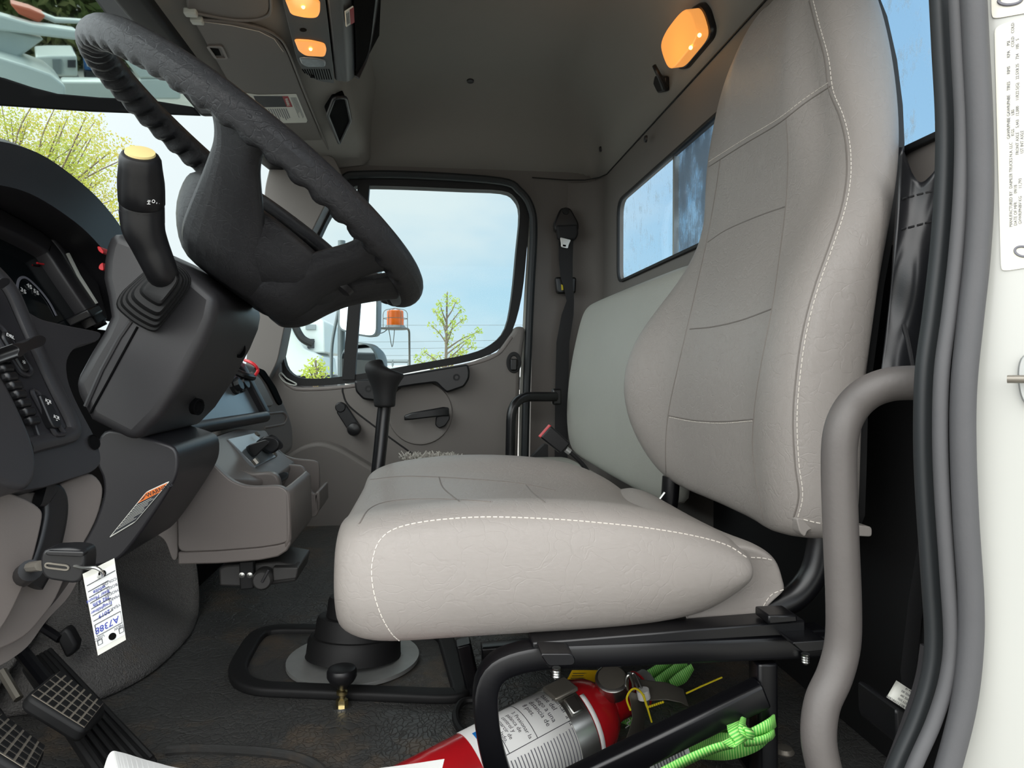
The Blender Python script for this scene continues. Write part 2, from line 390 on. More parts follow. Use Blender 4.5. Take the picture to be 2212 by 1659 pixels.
mk('fixed_pane', *pane(.55, .98, XR + .010), M['glassr'], wr)
mk('sliding_pane', *pane(.96, ys + .02, XR + .016), M['glassd'], wr)
mk('pane_edge', *box(V((XR + .012, ys, (wbz + wtz) / 2)), (.012, .010, wtz - wbz)), M['alu'], wr)
# right hand cab side around the passenger door opening
opx = [(1143, 985), (1151, 640), (1160, 500), (1150, 440), (1125, 405), (1080, 385), (900, 372), (770, 372), (735, 385), (700, 440), (660, 520), (622, 640), (592, 760), (585, 900), (600, 1100), (640, 1100)]
YD = 2.27
op = [P(u, v, YD + .01) for u, v in opx]; op[-2].z = op[-1].z = ZC - .44; op[0] = V((op[0].x, YD + .01, ZC - .44)); op[-2].x = -.55; op[-1].x = -.5
structure(mk('wall_right', *plate([V((-.62, YD + .01, 0)), V((.62, YD + .01, 0)), V((.62, YD + .01, ZC + .68)), V((-.46, YD + .01, ZC + .68)), V((-.50, YD + .01, ZC + .36)), V((-.56, YD + .01, ZC + .1))], [op], (0, .04, 0)), M['trimd'], sharp=30))
# rounded rear corner
cp = [V((XR - .10 + .10 * sin(t), YD + .008 - .10 + .10 * cos(t), 0)) for t in [i * pi / 2 / 8 for i in range(9)]] 
structure(mk('trim_3', *loft([[V((p.x, p.y, z)) for p in cp] + [V((XR + .01, YD + .03, z))] for z in (0, ZC + .62)]), M['trimd']))
# headliner
def drop(d, R):
    t = max(0, 1 - d / R); return .24 * (1 - math.sqrt(max(0, 1 - t * t)))
def roof(u, v):
    x = -.20 + .76 * u; y = YN - .02 + (YF - YN + .03) * v
    a = drop(XR - x, .17); b = drop(min(y - YN + .02, YF + .01 - y), .30)
    return W(x, y, .86 - min(.24, math.hypot(a, b)))
ceil_ = structure(mk('ceiling', *grid(roof, 40, 70), M['liner'], flip=False)); ceil_.modifiers.new('solid', 'SOLIDIFY').thickness = -.02
lnp = [W(XR - .002, YF - .14 - i * .2, .615) for i in range(9)]
structure(mk('trim_4', *tube([W(.34, YF - .012, .632), W(.45, YF - .02, .625), W(.51, YF - .045, .62), W(.545, YF - .09, .617)] + lnp, .0018, 8), M['blackm']))
# front header over the windscreen
hp = [(-.478, .632), (-.462, .640), (-.44, .648), (-.27, .668), (-.225, .675), (-.205, .695), (-.20, .75), (-.185, .82), (-.16, .858), (-.16, .90), (-.478, .90)]
def hsec(y):
    k = max(0, (abs(y - 1.33) - .45) / .5); sh = .075 * k * k; return [W(x + (sh if x < -.3 else sh * .3), y, z - .02 * k) for x, z in hp]
hl = [hsec(YN + (YF - YN) * i / 16) for i in range(17)]
hdr_ = structure(mk('trim_5', *loft(hl), M['liner'], sharp=50))
# windscreen surround: grained black rubber, glass, far pillar
te = [hl[i][0] for i in range(17)]
structure(mk('trim_6', *sweep([p + V((-.016, 0, -.002)) for p in te], rect(.055, .03, .01), up=(0, 0, 1)), M['blackm']))
def wsh(u, v):
    i = u * 16; a = te[min(15, int(i))].lerp(te[min(15, int(i)) + 1], i - min(15, int(i)))
    y = a.y; bz = ZC + .02; bx = -1.0 + .42 * max(0, (abs(y - 1.33) / .95)) ** 2.5
    return V((a.x - .02 + (bx - a.x) * v, y, a.z + (bz - a.z) * v))
ws = structure(mk('window_2', *grid(wsh, 24, 8), M['glass'], flip=False))
pl = [[(590, 330), (573, 400), (558, 560), (548, 640), (538, 700), (530, 800), (560, 860), (600, 780), (628, 640), (664, 520), (704, 440), (740, 380), (720, 335)]]
structure(mk('trim_7', *pxp(pl[0], 2.16, 2.27, .02, 3), M['trimd'], bevel=.012))
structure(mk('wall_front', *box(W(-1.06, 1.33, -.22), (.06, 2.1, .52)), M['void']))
structure(mk('trim_8', *box(W(-.86, 1.33, .00), (.42, 1.9, .05)), M['dash2'], bevel=.01))
structure(mk('baseboard_right', *box(W(-.8, YF - .02, -.24), (.55, .05, .46)), M['trimd']))
# ------------------------------------------------------------------ passenger door
dr = thing('door_1', None, None, (0, YD, 0), kind='structure')
gpx = [(613, 735), (613, 778), (628, 806), (662, 818), (750, 812), (900, 786), (1010, 765), (1062, 743), (1092, 708), (1106, 640), (1116, 540), (1123, 460), (1112, 427), (1084, 412), (1000, 408), (880, 403), (785, 401), (762, 405), (728, 440), (690, 510), (640, 640)]
fpx = [(603, 735), (602, 790), (616, 822), (655, 834), (760, 827), (910, 800), (1016, 780), (1074, 757), (1106, 716), (1127, 640), (1138, 540), (1143, 470), (1135, 434), (1108, 408), (1080, 396), (900, 386), (782, 384), (745, 392), (706, 446), (665, 525), (622, 640)]
gl = cr([P(u, v, YD - .03) for u, v in gpx], 3, True); fo = cr([P(u, v, YD - .03) for u, v in fpx], 3, True)
mk('window_frame', *plate(fo, [gl], (0, .045, 0)), M['blackm'], dr, label='black window frame')
mk('glass', *prism([p + V((0, .02, 0)) for p in gl], (0, .005, 0)), M['glass'], dr)
mk('divider_bar', *loft([[P(u, v, YD - .035) for u, v in ((773, 396), (798, 396), (766, 820), (739, 820))], [P(u, v, YD - .035) + V((0, .03, 0)) for u, v in ((773, 396), (798, 396), (766, 820), (739, 820))]]), M['blackm'], dr)
ppx = [(574, 772), (604, 772), (606, 805), (622, 829), (655, 838), (760, 831), (912, 803), (1018, 783), (1076, 760), (1108, 716), (1113, 704), (1136, 706), (1124, 800), (1119, 985), (1119, 1150), (600, 1150), (580, 1050), (570, 900)]
pts = [P(u, v, YD - .06) for u, v in ppx]
for i in (-4, -3): pts[i].z = .03
pts[-5] = P(1119, 985, YD - .06)
pan = mk('panel', *prism(pts, (0, .06, 0)), M['trimd'], dr, bevel=.014, seg=3)
mk('sill_lip', *sweep(cr([P(u, v, YD - .052) for u, v in ((607, 810), (625, 832), (655, 841), (760, 834), (912, 806), (1018, 786), (1074, 765), (1104, 728))], 5), rect(.012, .02, .004), up=(0, 1, 0)), M['trim'], dr)
hpx = [(765, 822), (830, 816), (1010, 786), (1015, 800), (1014, 818), (1003, 836), (965, 849), (952, 838), (942, 827), (900, 832), (862, 838), (838, 852), (814, 867), (784, 863), (768, 846)]
h = mk('pull_handle', *pxp(hpx, YD - .10, YD - .055, .008, 3), M['black'], dr, bevel=.006)
for u, v in ((986, 815), (796, 840)):
    mk('screw', *lathe(P(u, v, YD - .098), (0, -1, 0), [(.011, 0), (.011, .003), (.006, .003), (.005, .001), (.0001, .001)], 16), M['blackm'], h)
    BV.clear()
ring = P(908, 892, YD - .061)
mk('handle_recess', *lathe(ring, (0, -1, 0), [(.102, 0), (.099, .004), (.093, .004), (.088, .0012), (.0001, .0012)], 40), M['trimd'], dr)
lv = mk('lever_handle', *loft([[P(u, v, y) + V((0, dy, dz)) for dy, dz in ((-.006, -.011 * k), (.012, -.011 * k), (.012, .011 * k), (-.006, .011 * k))] for u, v, y, k in ((873, 903, YD - .10, .7), (890, 899, YD - .105, 1), (930, 893, YD - .105, 1.15), (958, 889, YD - .10, 1.3), (970, 890, YD - .095, 1.2))]), M['black'], dr, bevel=.004)
mk('lever_pivot', *pxp([(942, 900), (970, 892), (972, 905), (962, 920), (948, 926), (940, 918)], YD - .09, YD - .055, .006), M['black'], lv, bevel=.003)
cb = mk('window_crank', *loft([[P(735, 880, YD - .085) + V((0, k, 0)) + q * .0 + r for r in [V((.016 * cos(t), 0, .016 * sin(t))) for t in [i * 2 * pi / 20 for i in range(20)]]] for k, q in ((0, V()), (.03, V()))]), M['black'], dr, bevel=.003)
mk('crank_arm', *pxp([(726, 890), (745, 872), (776, 918), (755, 935)], YD - .082, YD - .058, .006), M['black'], cb, bevel=.003)
mk('crank_knob', *lathe(P(766, 926, YD - .075), (0, -1, 0), [(.021, 0), (.021, .022), (.018, .030), (.010, .033), (.0001, .034)], 22), M['black'], cb)
mk('panel_seam', *tube(cr([P(u, v, YD - .0605) for u, v in ((740, 838), (741, 850), (755, 878), (813, 924), (900, 987), (960, 1030))], 6), .0026, 6), M['blackm'], dr)
lk = mk('lock_bezel', *sweep([P(1110, 783, YD - .062) + V((.018 * cos(t), 0, .028 * sin(t))) for t in [i * 2 * pi / 24 for i in range(24)]], rect(.012, .008, .002), closed=True, up=(0, 1, 0)), M['blackm'], dr)
mk('lock_rocker', *pxp([(1103, 775), (1117, 775), (1117, 800), (1103, 800)], YD - .075, YD - .055, .004), M['black'], lk, bevel=.003)
mk('map_pocket', *pxp([(596, 1010), (623, 980), (655, 962), (692, 954), (735, 968), (800, 1008), (900, 1065), (940, 1150), (600, 1150)], YD - .13, YD - .055, .03, 5), M['trimd'], dr, bevel=.03, seg=4)
mk('vent_slot', *tube(cr([P(u, v, YD - .063) for u, v in ((603, 811), (608, 806), (620, 818), (640, 829), (634, 832), (615, 825))], 4, True), .0022, 6, closed=True), M['pale'], dr)
mk('vent_gap', *pxp([(606, 810), (612, 812), (634, 829), (618, 824)], YD - .0625, YD - .055), M['void'], dr)
# seals and painted edge seen round the far opening
sp = [(1133, 1040), (1137, 860), (1146, 640), (1153, 500), (1146, 446), (1122, 412), (1080, 391), (900, 378), (780, 377), (742, 386), (706, 440), (664, 520), (624, 640), (594, 760)]
structure(mk('trim_9', *tube(cr([P(u, v, YD - .045) for u, v in sp], 5), .0125, 10), M['seald']))
structure(mk('trim_10', *sweep(cr([P(u, v, YD - .012) for u, v in ((1125, 1040), (1126, 900), (1131, 760), (1137, 640), (1144, 520), (1139, 450), (1118, 418), (1080, 399), (900, 387), (790, 386))], 5), rect(.014, .012, .003), up=(0, 1, 0)), M['pale']))

structure(mk('baseboard_left', *box(W(-.25, .47, -.41), (1.2, .16, .12)), M['dash2'], bevel=.01))
structure(mk('wall_darkening', *box(W(XR - .006, .84, -.16), (.008, .90, .62)), M['blackm'], bevel=.002))  # dark sheet added to darken the lit rear wall behind the seat
# ------------------------------------------------------------------ driver seat
ds = thing('driver_seat', 'warm grey leather high-back driver seat with pale stitching on a black tube frame', 'seat', W(.2, .92, -.47))
def csec(x, yn, yf, ztn, ztf, dip, zb, zbf=None):
    yc = (yn + yf) / 2; zm = (ztn + zb) / 2; zbf = zbf or zb; A = min(.035, .3 * (ztn - zb)); B = min(.022, .2 * (ztn - zb)); A2 = min(.035, .3 * (ztf - zbf)); B2 = min(.025, .22 * (ztf - zbf))
    return [W(x, a, b) for a, b in ((yn + .05, zb), (yn + .012, zb + .006), (yn - .004, zb + A), (yn - .010, zm), (yn - .004, ztn - B), (yn + .012, ztn - .004), (yn + .05, ztn + .004), (yn + .10, ztn - .004), (yn + .15, ztn - dip), (yc, ztn - dip * 1.2),
        (yf - .15, ztf - dip), (yf - .10, ztf - .004), (yf - .05, ztf + .004), (yf - .012, ztf - .006), (yf + .004, ztf - B2), (yf + .010, (ztf + zbf) / 2), (yf + .004, zbf + A2), (yf - .012, zbf + .006), (yf - .05, zbf))]
CS = [(-.088, .74, 1.10, -.19, -.19, .0, -.250), (-.096, .715, 1.125, -.172, -.172, .002, -.258), (-.090, .69, 1.15, -.158, -.160, .006, -.268), (-.065, .676, 1.164, -.150, -.150, .010, -.276), (-.03, .672, 1.17, -.1445, -.144, .013, -.277), (.03, .672, 1.175, -.139, -.1385, .018, -.275),
      (.10, .672, 1.178, -.138, -.1385, .022, -.274), (.18, .672, 1.178, -.142, -.144, .024, -.273), (.24, .673, 1.175, -.1525, -.155, .022, -.270), (.285, .675, 1.17, -.166, -.176, .018, -.262, -.265), (.306, .676, 1.165, -.174, -.19, .014, -.251, -.262), (.320, .677, 1.158, -.181, -.202, .010, -.241, -.256), (.330, .680, 1.15, -.187, -.212, .006, -.232, -.25), (.333, .686, 1.142, -.190, -.217, .003, -.227, -.246), (.333, .70, 1.13, -.194, -.22, 0, -.224, -.243)]
v, f = loft([csec(*c) for c in CS])
cu = mk('cushion', v, f, M['leather'], ds, sub=2)
sk = [(1560, 1180), (1616, 1178), (1660, 1196), (1684, 1218), (1694, 1262), (1700, 1276), (1672, 1296), (1648, 1326), (1610, 1350), (1545, 1360), (1480, 1362), (1480, 1240)]
skL = [[P(u, v, y) + V((dx, 0, dz)) for u, v in [((a - 925) * .70 / y + 925, (b - 800) * .70 / y + 800) for a, b in sk]] for y, dx, dz in ((.705, -.01, -.004), (.695, 0, 0), (.72, .004, .004), (.80, .002, -.006), (1.02, .002, -.006), (1.12, -.004, 0))]
rk = mk('rear_skirt', *loft(skL), M['leather'], ds, sub=2)
# backrest: level sections; (z, near y, far y, x of near seam, x of centre, x of far bolster, x back)
BS = [(-.190, .735, 1.10, .405, .408, .412, .462), (-.182, .700, 1.135, .394, .398, .396, .470), (-.160, .688, 1.155, .386, .394, .375, .470), (-.11, .683, 1.172, .379, .390, .345, .468), (-.04, .680, 1.182, .375, .387, .326, .467),
      (.03, .678, 1.184, .381, .391, .338, .475), (.09, .680, 1.178, .397, .408, .376, .484), (.15, .687, 1.163, .425, .432, .424, .500), (.21, .704, 1.14, .455, .452, .452, .522), (.26, .722, 1.12, .470, .456, .452, .537),
      (.31, .738, 1.108, .470, .450, .446, .546), (.37, .754, 1.095, .466, .448, .450, .5495), (.43, .772, 1.094, .468, .456, .462, .549), (.48, .792, 1.082, .474, .468, .474, .545), (.515, .815, 1.06, .486, .482, .488, .538), (.538, .85, 1.03, .500, .498, .500, .528), (.545, .90, .98, .512, .512, .512, .52)]
def bsec(z, yn, yf, xs, xc, xf, xb):
    w_ = yf - yn; yc = (yn + yf) / 2; a = .095 * w_ / .5; xm = (xs + xb) / 2; k = .4 + .6 * min(1, max(0, (.30 - z) / .3))
    return [W(x, y, z) for x, y in ((xb, yc), (xb, yn + a * .6), (xb - .004, yn + .012), (xb - .018, yn - .003), (xm, yn - .009), (xs + .018, yn - .004), (xs + .002, yn + .007), (xs - .007 * k, yn + .035), (xs - .004 * k, yn + a * .75), (xc - .002, yn + a * 1.25), (xc, yc - .06), (xc, yc + .06),
        (xc - .004, yf - a * 1.25), (xf * .45 + xc * .55 - .004 * k, yf - a * .75), (xf * .85 + xc * .15 - .004 * k, yf - .035), (xf + .002, yf - .010), (xf + .016, yf - .001), ((xf + xb) / 2, yf + .008), (xb - .018, yf + .003), (xb - .004, yf - .012), (xb, yf - a * .6))]
bk = mk('backrest', *loft([bsec(*s) for s in BS]), M['leather'], ds, sub=2)
# seams and stitching laid on the upholstery
def seams(o, L, par, th=True):
    for nm, path, kind in L:
        if kind in ('both', 'seam'): seam(o, path, nm, M['crease'], par, r=.0011, eps=-.0003)
        if kind in ('both', 'stitch'): seam(o, [(u + 5, v - 2) for u, v in path] if kind == 'both' else path, nm.replace('seam', 'stitching'), M['thread'], par, r=.00055, eps=.0003, dash=.0062, n=14)
side = [(1757, 2), (1772, 60), (1790, 125), (1800, 195), (1822, 250), (1836, 310), (1838, 380), (1826, 450), (1800, 530), (1768, 620), (1744, 710), (1730, 800), (1722, 900), (1726, 1000), (1734, 1070), (1722, 1124)]
seams(bk, [('side_seam', [(u - 9, v) for u, v in side], 'seam'), ('side_stitching', side, 'stitch'),
    ('head_seam', [(1504, 378), (1550, 348), (1610, 310), (1680, 268), (1740, 222), (1794, 186)], 'seam'), ('head_stitching', [(1506, 366), (1552, 336), (1612, 298), (1682, 256), (1740, 212), (1792, 177)], 'stitch'),
    ('panel_seam', [(1556, 346), (1545, 420), (1527, 520), (1500, 640), (1470, 770), (1446, 880), (1438, 960), (1440, 1058)], 'seam'), ('panel_seam', [(1698, 258), (1702, 340), (1697, 445), (1683, 560), (1668, 665), (1642, 800), (1628, 905), (1628, 1000), (1652, 1138)], 'seam'),
    ('cross_seam', [(1529, 523), (1570, 496), (1640, 466), (1697, 446)], 'seam'), ('cross_seam', [(1490, 711), (1540, 706), (1600, 692), (1668, 667)], 'seam'), ('cross_seam', [(1444, 898), (1500, 908), (1560, 911), (1627, 906)], 'seam'), ('cross_stitching', [(1446, 901), (1500, 911), (1560, 914), (1626, 909)], 'stitch'),
    ('hem_stitching', [(1736, 1122), (1770, 1130), (1830, 1138), (1882, 1143)], 'stitch')], bk)
seams(cu, [('front_stitching', [(1612, 1204), (1570, 1178), (1500, 1158), (1400, 1141), (1300, 1130), (1200, 1122), (1060, 1117), (960, 1122), (890, 1132), (846, 1146), (822, 1166), (810, 1190), (803, 1230), (808, 1280), (824, 1330), (846, 1368), (868, 1388)], 'stitch'),
    ('front_seam', [(776, 1132), (800, 1098), (850, 1082), (940, 1078), (1060, 1084)], 'seam'), ('top_seam', [(800, 1036), (880, 1029), (1000, 1034), (1120, 1044), (1200, 1060)], 'seam'), ('top_seam', [(948, 1030), (956, 1052), (975, 1070), (994, 1084)], 'seam'), ('top_seam', [(1136, 1048), (1150, 1064), (1178, 1086)], 'seam')], cu)
seams(rk, [('hem_stitching', [(1622, 1204), (1650, 1206), (1684, 1214)], 'stitch'), ('hem_stitching', [(1696, 1272), (1668, 1284), (1652, 1304), (1640, 1326), (1600, 1346), (1562, 1354)], 'stitch')], rk)
# hem flap of the side cover under the backrest
mk('cover_flap', *pxp([(1720, 1118), (1760, 1126), (1884, 1138), (1884, 1160), (1850, 1158), (1764, 1142), (1744, 1146), (1740, 1162), (1728, 1150)], .693, .71, .004), M['leather'], ds, bevel=.003)
mk('back_panel', *loft([[W(BS[i][6] - .006, y, BS[i][0]) for y in (BS[i][1] + .02, (BS[i][1] + BS[i][2]) / 2, BS[i][2] - .02)] + [W(BS[i][6] + .006, y, BS[i][0]) for y in (BS[i][2] - .02, (BS[i][1] + BS[i][2]) / 2, BS[i][1] + .02)] for i in range(1, 14)]), M['blackm'], ds)
# steel frame and pedestal
mk('back_tube', *tube(cr([P(u, v, .715) for u, v in ((1775, 1120), (1772, 1180), (1756, 1240), (1722, 1285), (1676, 1310), (1610, 1330))], 6), .0145, 16), M['blackp'], ds)
mk('back_tube', *tube(cr([P(u, v, 1.10) for u, v in ((1450, 1030), (1446, 1080), (1436, 1130), (1410, 1170), (1370, 1190))], 6), .0145, 16), M['blackp'], ds)
mk('tilt_spring', *tube([P(1436, 1064, 1.06), P(1418, 1088, 1.06)], .002, 8), M['steel'], ds)
def bar(path, w_, h_, Y, r=.004, rr=.03):
    return sweep(rnd([P(u, v, Y) for u, v in path], rr, 6, closed=False), rect(w_, h_, r, 2), up=(0, 1, 0))
for nm, vf in (('front_hoop', bar([(1092, 1720), (1050, 1580), (1046, 1452), (1130, 1412), (1300, 1406), (1790, 1386)], .024, .028, .68, rr=.075)), ('diagonal_brace', bar([(1180, 1722), (1646, 1494)], .027, .024, .668)), ('rear_post', bar([(1648, 1424), (1650, 1720)], .022, .026, .680)),
    ('inner_leg', bar([(1000, 1386), (1014, 1450), (1038, 1540)], .022, .03, 1.00)), ('cross_brace', bar([(1076, 1590), (1330, 1492)], .02, .02, 1.02)), ('inner_leg', bar([(1480, 1440), (1484, 1560)], .03, .03, 1.15)), ('inner_rail', bar([(1040, 1412), (1420, 1380)], .03, .03, 1.12))):
    mk(nm, *vf, M['blackp'], ds, bevel=.002)
mk('foot_plate', *pxp([(1668, 1590), (1676, 1594), (1680, 1700), (1640, 1700), (1600, 1640), (1640, 1660)], .70, .74, 0), M['blackp'], ds)
mk('slide_rail', *pxp([(1150, 1388), (1740, 1340), (1742, 1372), (1152, 1406)], .668, .70), M['blackp'], ds, bevel=.002)
mk('slide_rail', *pxp([(1178, 1404), (1790, 1360), (1790, 1390), (1180, 1420)], .676, .70), M['blackp'], ds, bevel=.002)
mk('rail_cap', *pxp([(1660, 1330), (1722, 1328), (1724, 1345), (1660, 1350)], .66, .69), M['blackp'], ds, bevel=.002)
for u, v, s in ((1200, 1416, 1), (1738, 1386, 1)):
    t = mk('bolt_tab', *pxp([(u - 34, v - 4), (u + 36, v - 4), (u + 44, v + 10), (u + 40, v + 22), (u - 16, v + 24)] if u < 1500 else [(u - 28, v + 2), (u + 50, v - 4), (u + 54, v + 18), (u - 4, v + 24)], .64, .69, .004), M['blackp'], ds, bevel=.002)
    b = P(u + 2, v + 26, .66)
    mk('bolt', *lathe(b, (0, 0, -1), [(.0042, 0)] + [(.0042 - .0008 * (i % 2), .0012 * (i + 1)) for i in range(8)] + [(.002, .011)], 14), M['steel'], t)
# ------------------------------------------------------------------ passenger bench
pb_ = thing('passenger_bench', 'grey vinyl passenger bench seat behind the driver seat under the rear window', 'seat', W(.3, 1.75, -.47))
def bsec2(z, y0, y1, xf, xb):
    return [W(x, y, z) for x, y in ((xb, y0), (xf + .03, y0), (xf + .004, y0 + .02), (xf, y0 + .07), (xf - .004, (y0 + y1) / 2), (xf, y1 - .07), (xf + .006, y1 - .02), (xf + .03, y1), (xb, y1))]
def bx(u, v, Y): return P(u, v, Y).x
bb = [(-.262, 1.24, 2.10, .42, .50), (-.24, 1.22, 2.13, .40, .51), (-.14, 1.21, 2.15, .392, .52), (.0, 1.2, 2.155, .405, .535), (.12, 1.2, 2.14, .428, .545), (.17, 1.21, 2.12, .438, .548), (.195, 1.22, 2.10, .45, .549), (.205, 1.25, 2.07, .475, .54)]
bb = [(z, y0, y1, xf + .025, xb) for z, y0, y1, xf, xb in bb]
mk('backrest', *loft([bsec2(*s) for s in bb]), M['leather2'], pb_, sub=2)
mk('seat_cushion', *loft([[W(x, y, z) for y, z in ((1.22, -.35), (1.22, -.29), (1.25, -.268), (1.35, -.258), (1.75, -.256), (2.05, -.26), (2.13, -.27), (2.16, -.29), (2.16, -.35))] for x in (.17, .18, .22, .30, .40, .43)]), M['leather2'], pb_, sub=2)
mk('seat_box', *box(W(.31, 1.66, -.41), (.26, .80, .11)), M['blackm'], pb_, bevel=.01)
fz = MB()
for i in range(420):
    u = 868 + 120 * random.random() ** .8; a = P(u + random.uniform(-8, 8), 996 - 10 * random.random(), 1.5 + random.uniform(-.03, .03))
    fz.add(tube([a, a + V((random.uniform(-.01, .01), random.uniform(-.01, .01), random.uniform(.002, .012)))], .0012, 4))
fz.add(loft([[P(u, v, 1.47) + V((0, y, 0)) for u, v in ((872, 1000), (900, 994), (960, 992), (992, 998))] + [V((P(992, 998, 1.47).x, 1.47 + y, .01)), V((P(872, 1000, 1.47).x, 1.47 + y, .01))] for y in (0, .09)]))
fl = fz.mk('fleece_throw', mat('pale grey fleece', (168, 164, 156), .9), None)
tag(fl, 'grey fleece pile edge peeking above the driver cushion', 'fleece', kind='stuff')
bkl = thing('belt_buckle', 'black seat belt buckle with red button on a short cable stalk', 'buckle', P(1210, 960, 1.32))
q = [P(u, v, 1.32) for u, v in ((1190, 919), (1233, 958), (1212, 981), (1167, 945))]
mk('housing', *prism(rnd(q, .004), (0, .024, 0)), M['black'], bkl, bevel=.004)
mk('button', *prism([P(u, v, 1.322) for u, v in ((1189, 918), (1192, 922), (1170, 947), (1166, 944))], (0, .02, 0)), M['redp'], bkl, bevel=.001, label='red release button')
mk('ferrule', *tube([P(1222, 970, 1.33), P(1231, 977, 1.33)], .006, 10), M['alu'], bkl)
mk('cable', *tube(cr([P(u, v, 1.335) for u, v in ((1228, 974), (1246, 990), (1260, 1005), (1274, 1026))], 5), .005, 10), M['black'], bkl)
# ------------------------------------------------------------------ steering wheel
WC = W(-.2087, .93, .241); WT = math.radians(36.1)
e2 = V((-.05, 1, -.085)).normalized(); e1 = V((cos(WT), 0, -sin(WT))); e1 = (e1 - e2 * e1.dot(e2)).normalized(); en = e1.cross(e2)
def wl_(a, r, n): return WC + (e1 * cos(a) + e2 * sin(a)) * r + en * n      # a = 0 points at the driver, -90 deg towards the door
sw = thing('steering_wheel', 'black leather grained four-spoke steering wheel with finger grips under the rim', 'steering wheel', WC)
RW, rw = .2265, .0172
def rim(u, v):
    a = 2 * pi * u; t = 2 * pi * v; o = abs(((a + pi) % (2 * pi)) - pi)
    under = max(0, cos(t - math.radians(228))) ** 1.5              # inner underside of the rim
    grip = 1 if o > .35 else 0
    k = 1 - grip * .48 * under * (.5 + .5 * cos(52 * a)) ** 1.5
    r = rw * k * (1.10 if math.cos(t) > 0 else 1.0)
    return wl_(a, RW + r * cos(t), r * sin(t) * 1.06)
v, f = grid(rim, 320, 22)
mk('rim', v, f, M['wheel'], sw, flip=False)
def hub(o): pass
hp_ = [(.052, -.138), (.075, -.131), (.098, -.113), (.118, -.090), (.128, -.066), (.130, -.054), (.124, -.047), (.100, -.044), (.0001, -.042)]
def hubr(a, r): return r * (1 - .06 * cos(2 * a)) * (.98 if cos(a) < 0 else 1)
hv, hf = loft([[wl_(2 * pi * i / 40, hubr(2 * pi * i / 40, r), n) + e1 * (.055 + .1 * (n + .05)) for i in range(40)] for r, n in hp_])
hb = mk('hub', hv, hf, M['wheel'], sw, sub=1)
pv, pf = loft([[wl_(2 * pi * i / 40, r * (1 + .12 * cos(2 * 2 * pi * i / 40)), n) + e1 * .066 for i in range(40)] for r, n in ((.098, -.046), (.098, -.030), (.090, -.024), (.05, -.020), (.0001, -.019))])
mk('horn_pad', pv, pf, M['wheel'], hb, sub=1)
def spoke(a, w0, w1, th=.026):
    pr_ = cr([V((r, n, 0)) for r, n in ((.070, -.128), (.100, -.112), (.122, -.086), (.146, -.060), (.175, -.036), (.205, -.014), (RW + .002, .001))], 3); L = []
    for k, q in enumerate(pr_):
        t = k / (len(pr_) - 1); d = (pr_[min(k + 1, len(pr_) - 1)] - pr_[max(k - 1, 0)]).normalized(); nr, nn = -d.y, d.x; r, n = q.x, q.y
        wd = w0 + (w1 - w0) * min(1, t * 1.35) + .05 * t ** 10; h = th * (1 - .25 * t) / 2; sh_ = e1 * (.050 * (1 - t) ** 1.2)
        def pt(x, y): return wl_(a + x * wd / 2 / r, r + nr * h * y, n + nn * h * y) + sh_
        L.append([pt(x, y) for x, y in ((-1, .2), (-.85, -.6), (-.4, -1), (0, -1.05), (.4, -1), (.85, -.6), (1, .2), (.85, .8), (.4, 1), (0, 1), (-.4, 1), (-.85, .8))])
    return mk('spoke', *loft(L), M['wheel'], sw, sub=1)
for a in (-85, -31, 31, 85): spoke(math.radians(a), .15 if abs(a) > 60 else .12, .052 if abs(a) > 60 else .06)
spoke(0, .12, .12)
mk('horn_button', *lathe(wl_(math.radians(-16), .165, -.056), -en, [(.022, -.004), (.021, .003), (.015, .006), (.0001, .006)], 20), M['black'], hb)
# ------------------------------------------------------------------ steering column
sc_ = thing('steering_column', 'charcoal plastic steering column shroud with turn signal stalk and rubber gaiter', 'steering column', P(300, 940, .92))
shp = [(232, 512), (243, 503), (258, 502), (290, 514), (385, 566), (472, 640), (462, 690), (440, 742), (392, 830), (345, 900), (288, 957), (191, 907), (165, 857), (155, 827), (190, 762), (217, 718), (233, 683), (226, 640), (217, 600), (219, 560), (225, 529)]
def dep(L, y0, y1, f_): return [P(925 + (u - 925) * y0 / y1 * f_ + 0, 800 + (v - 800) * y0 / y1 * f_, y1) for u, v in L]
L0 = [P(u, v, .82) for u, v in shp]; L1 = [p + V((0, .215, 0)) for p in L0]; cen = sum(L1, V()) / len(L1)
Lm = [p + V((0, .10, 0)) for p in L0]
mk('shroud', *loft([L0, Lm, L1]), M['dash'], sc_, bevel=.012, seg=4)
mk('shroud_seam', *tube([P(u, v, .8195) for u, v in ((297, 706), (262, 770), (228, 833), (195, 893))], .0013, 6), M['void'], sc_)
mk('shroud_step', *tube([P(u, v, .8205) for u, v in ((283, 694), (258, 730), (220, 800), (186, 878))], .003, 8), M['dash'], sc_)
for u, v, y in ((431, 879, .905), (522, 757, .985)):
    o = P(u, v, y); mk('screw_hole', *lathe(o + V((-.001, -.0, 0)), V((1, -.35, -.15)), [(.0105, -.006), (.0105, .0005), (.0085, .001), (.0075, -.002), (.0001, -.003)], 18), M['void'], sc_)
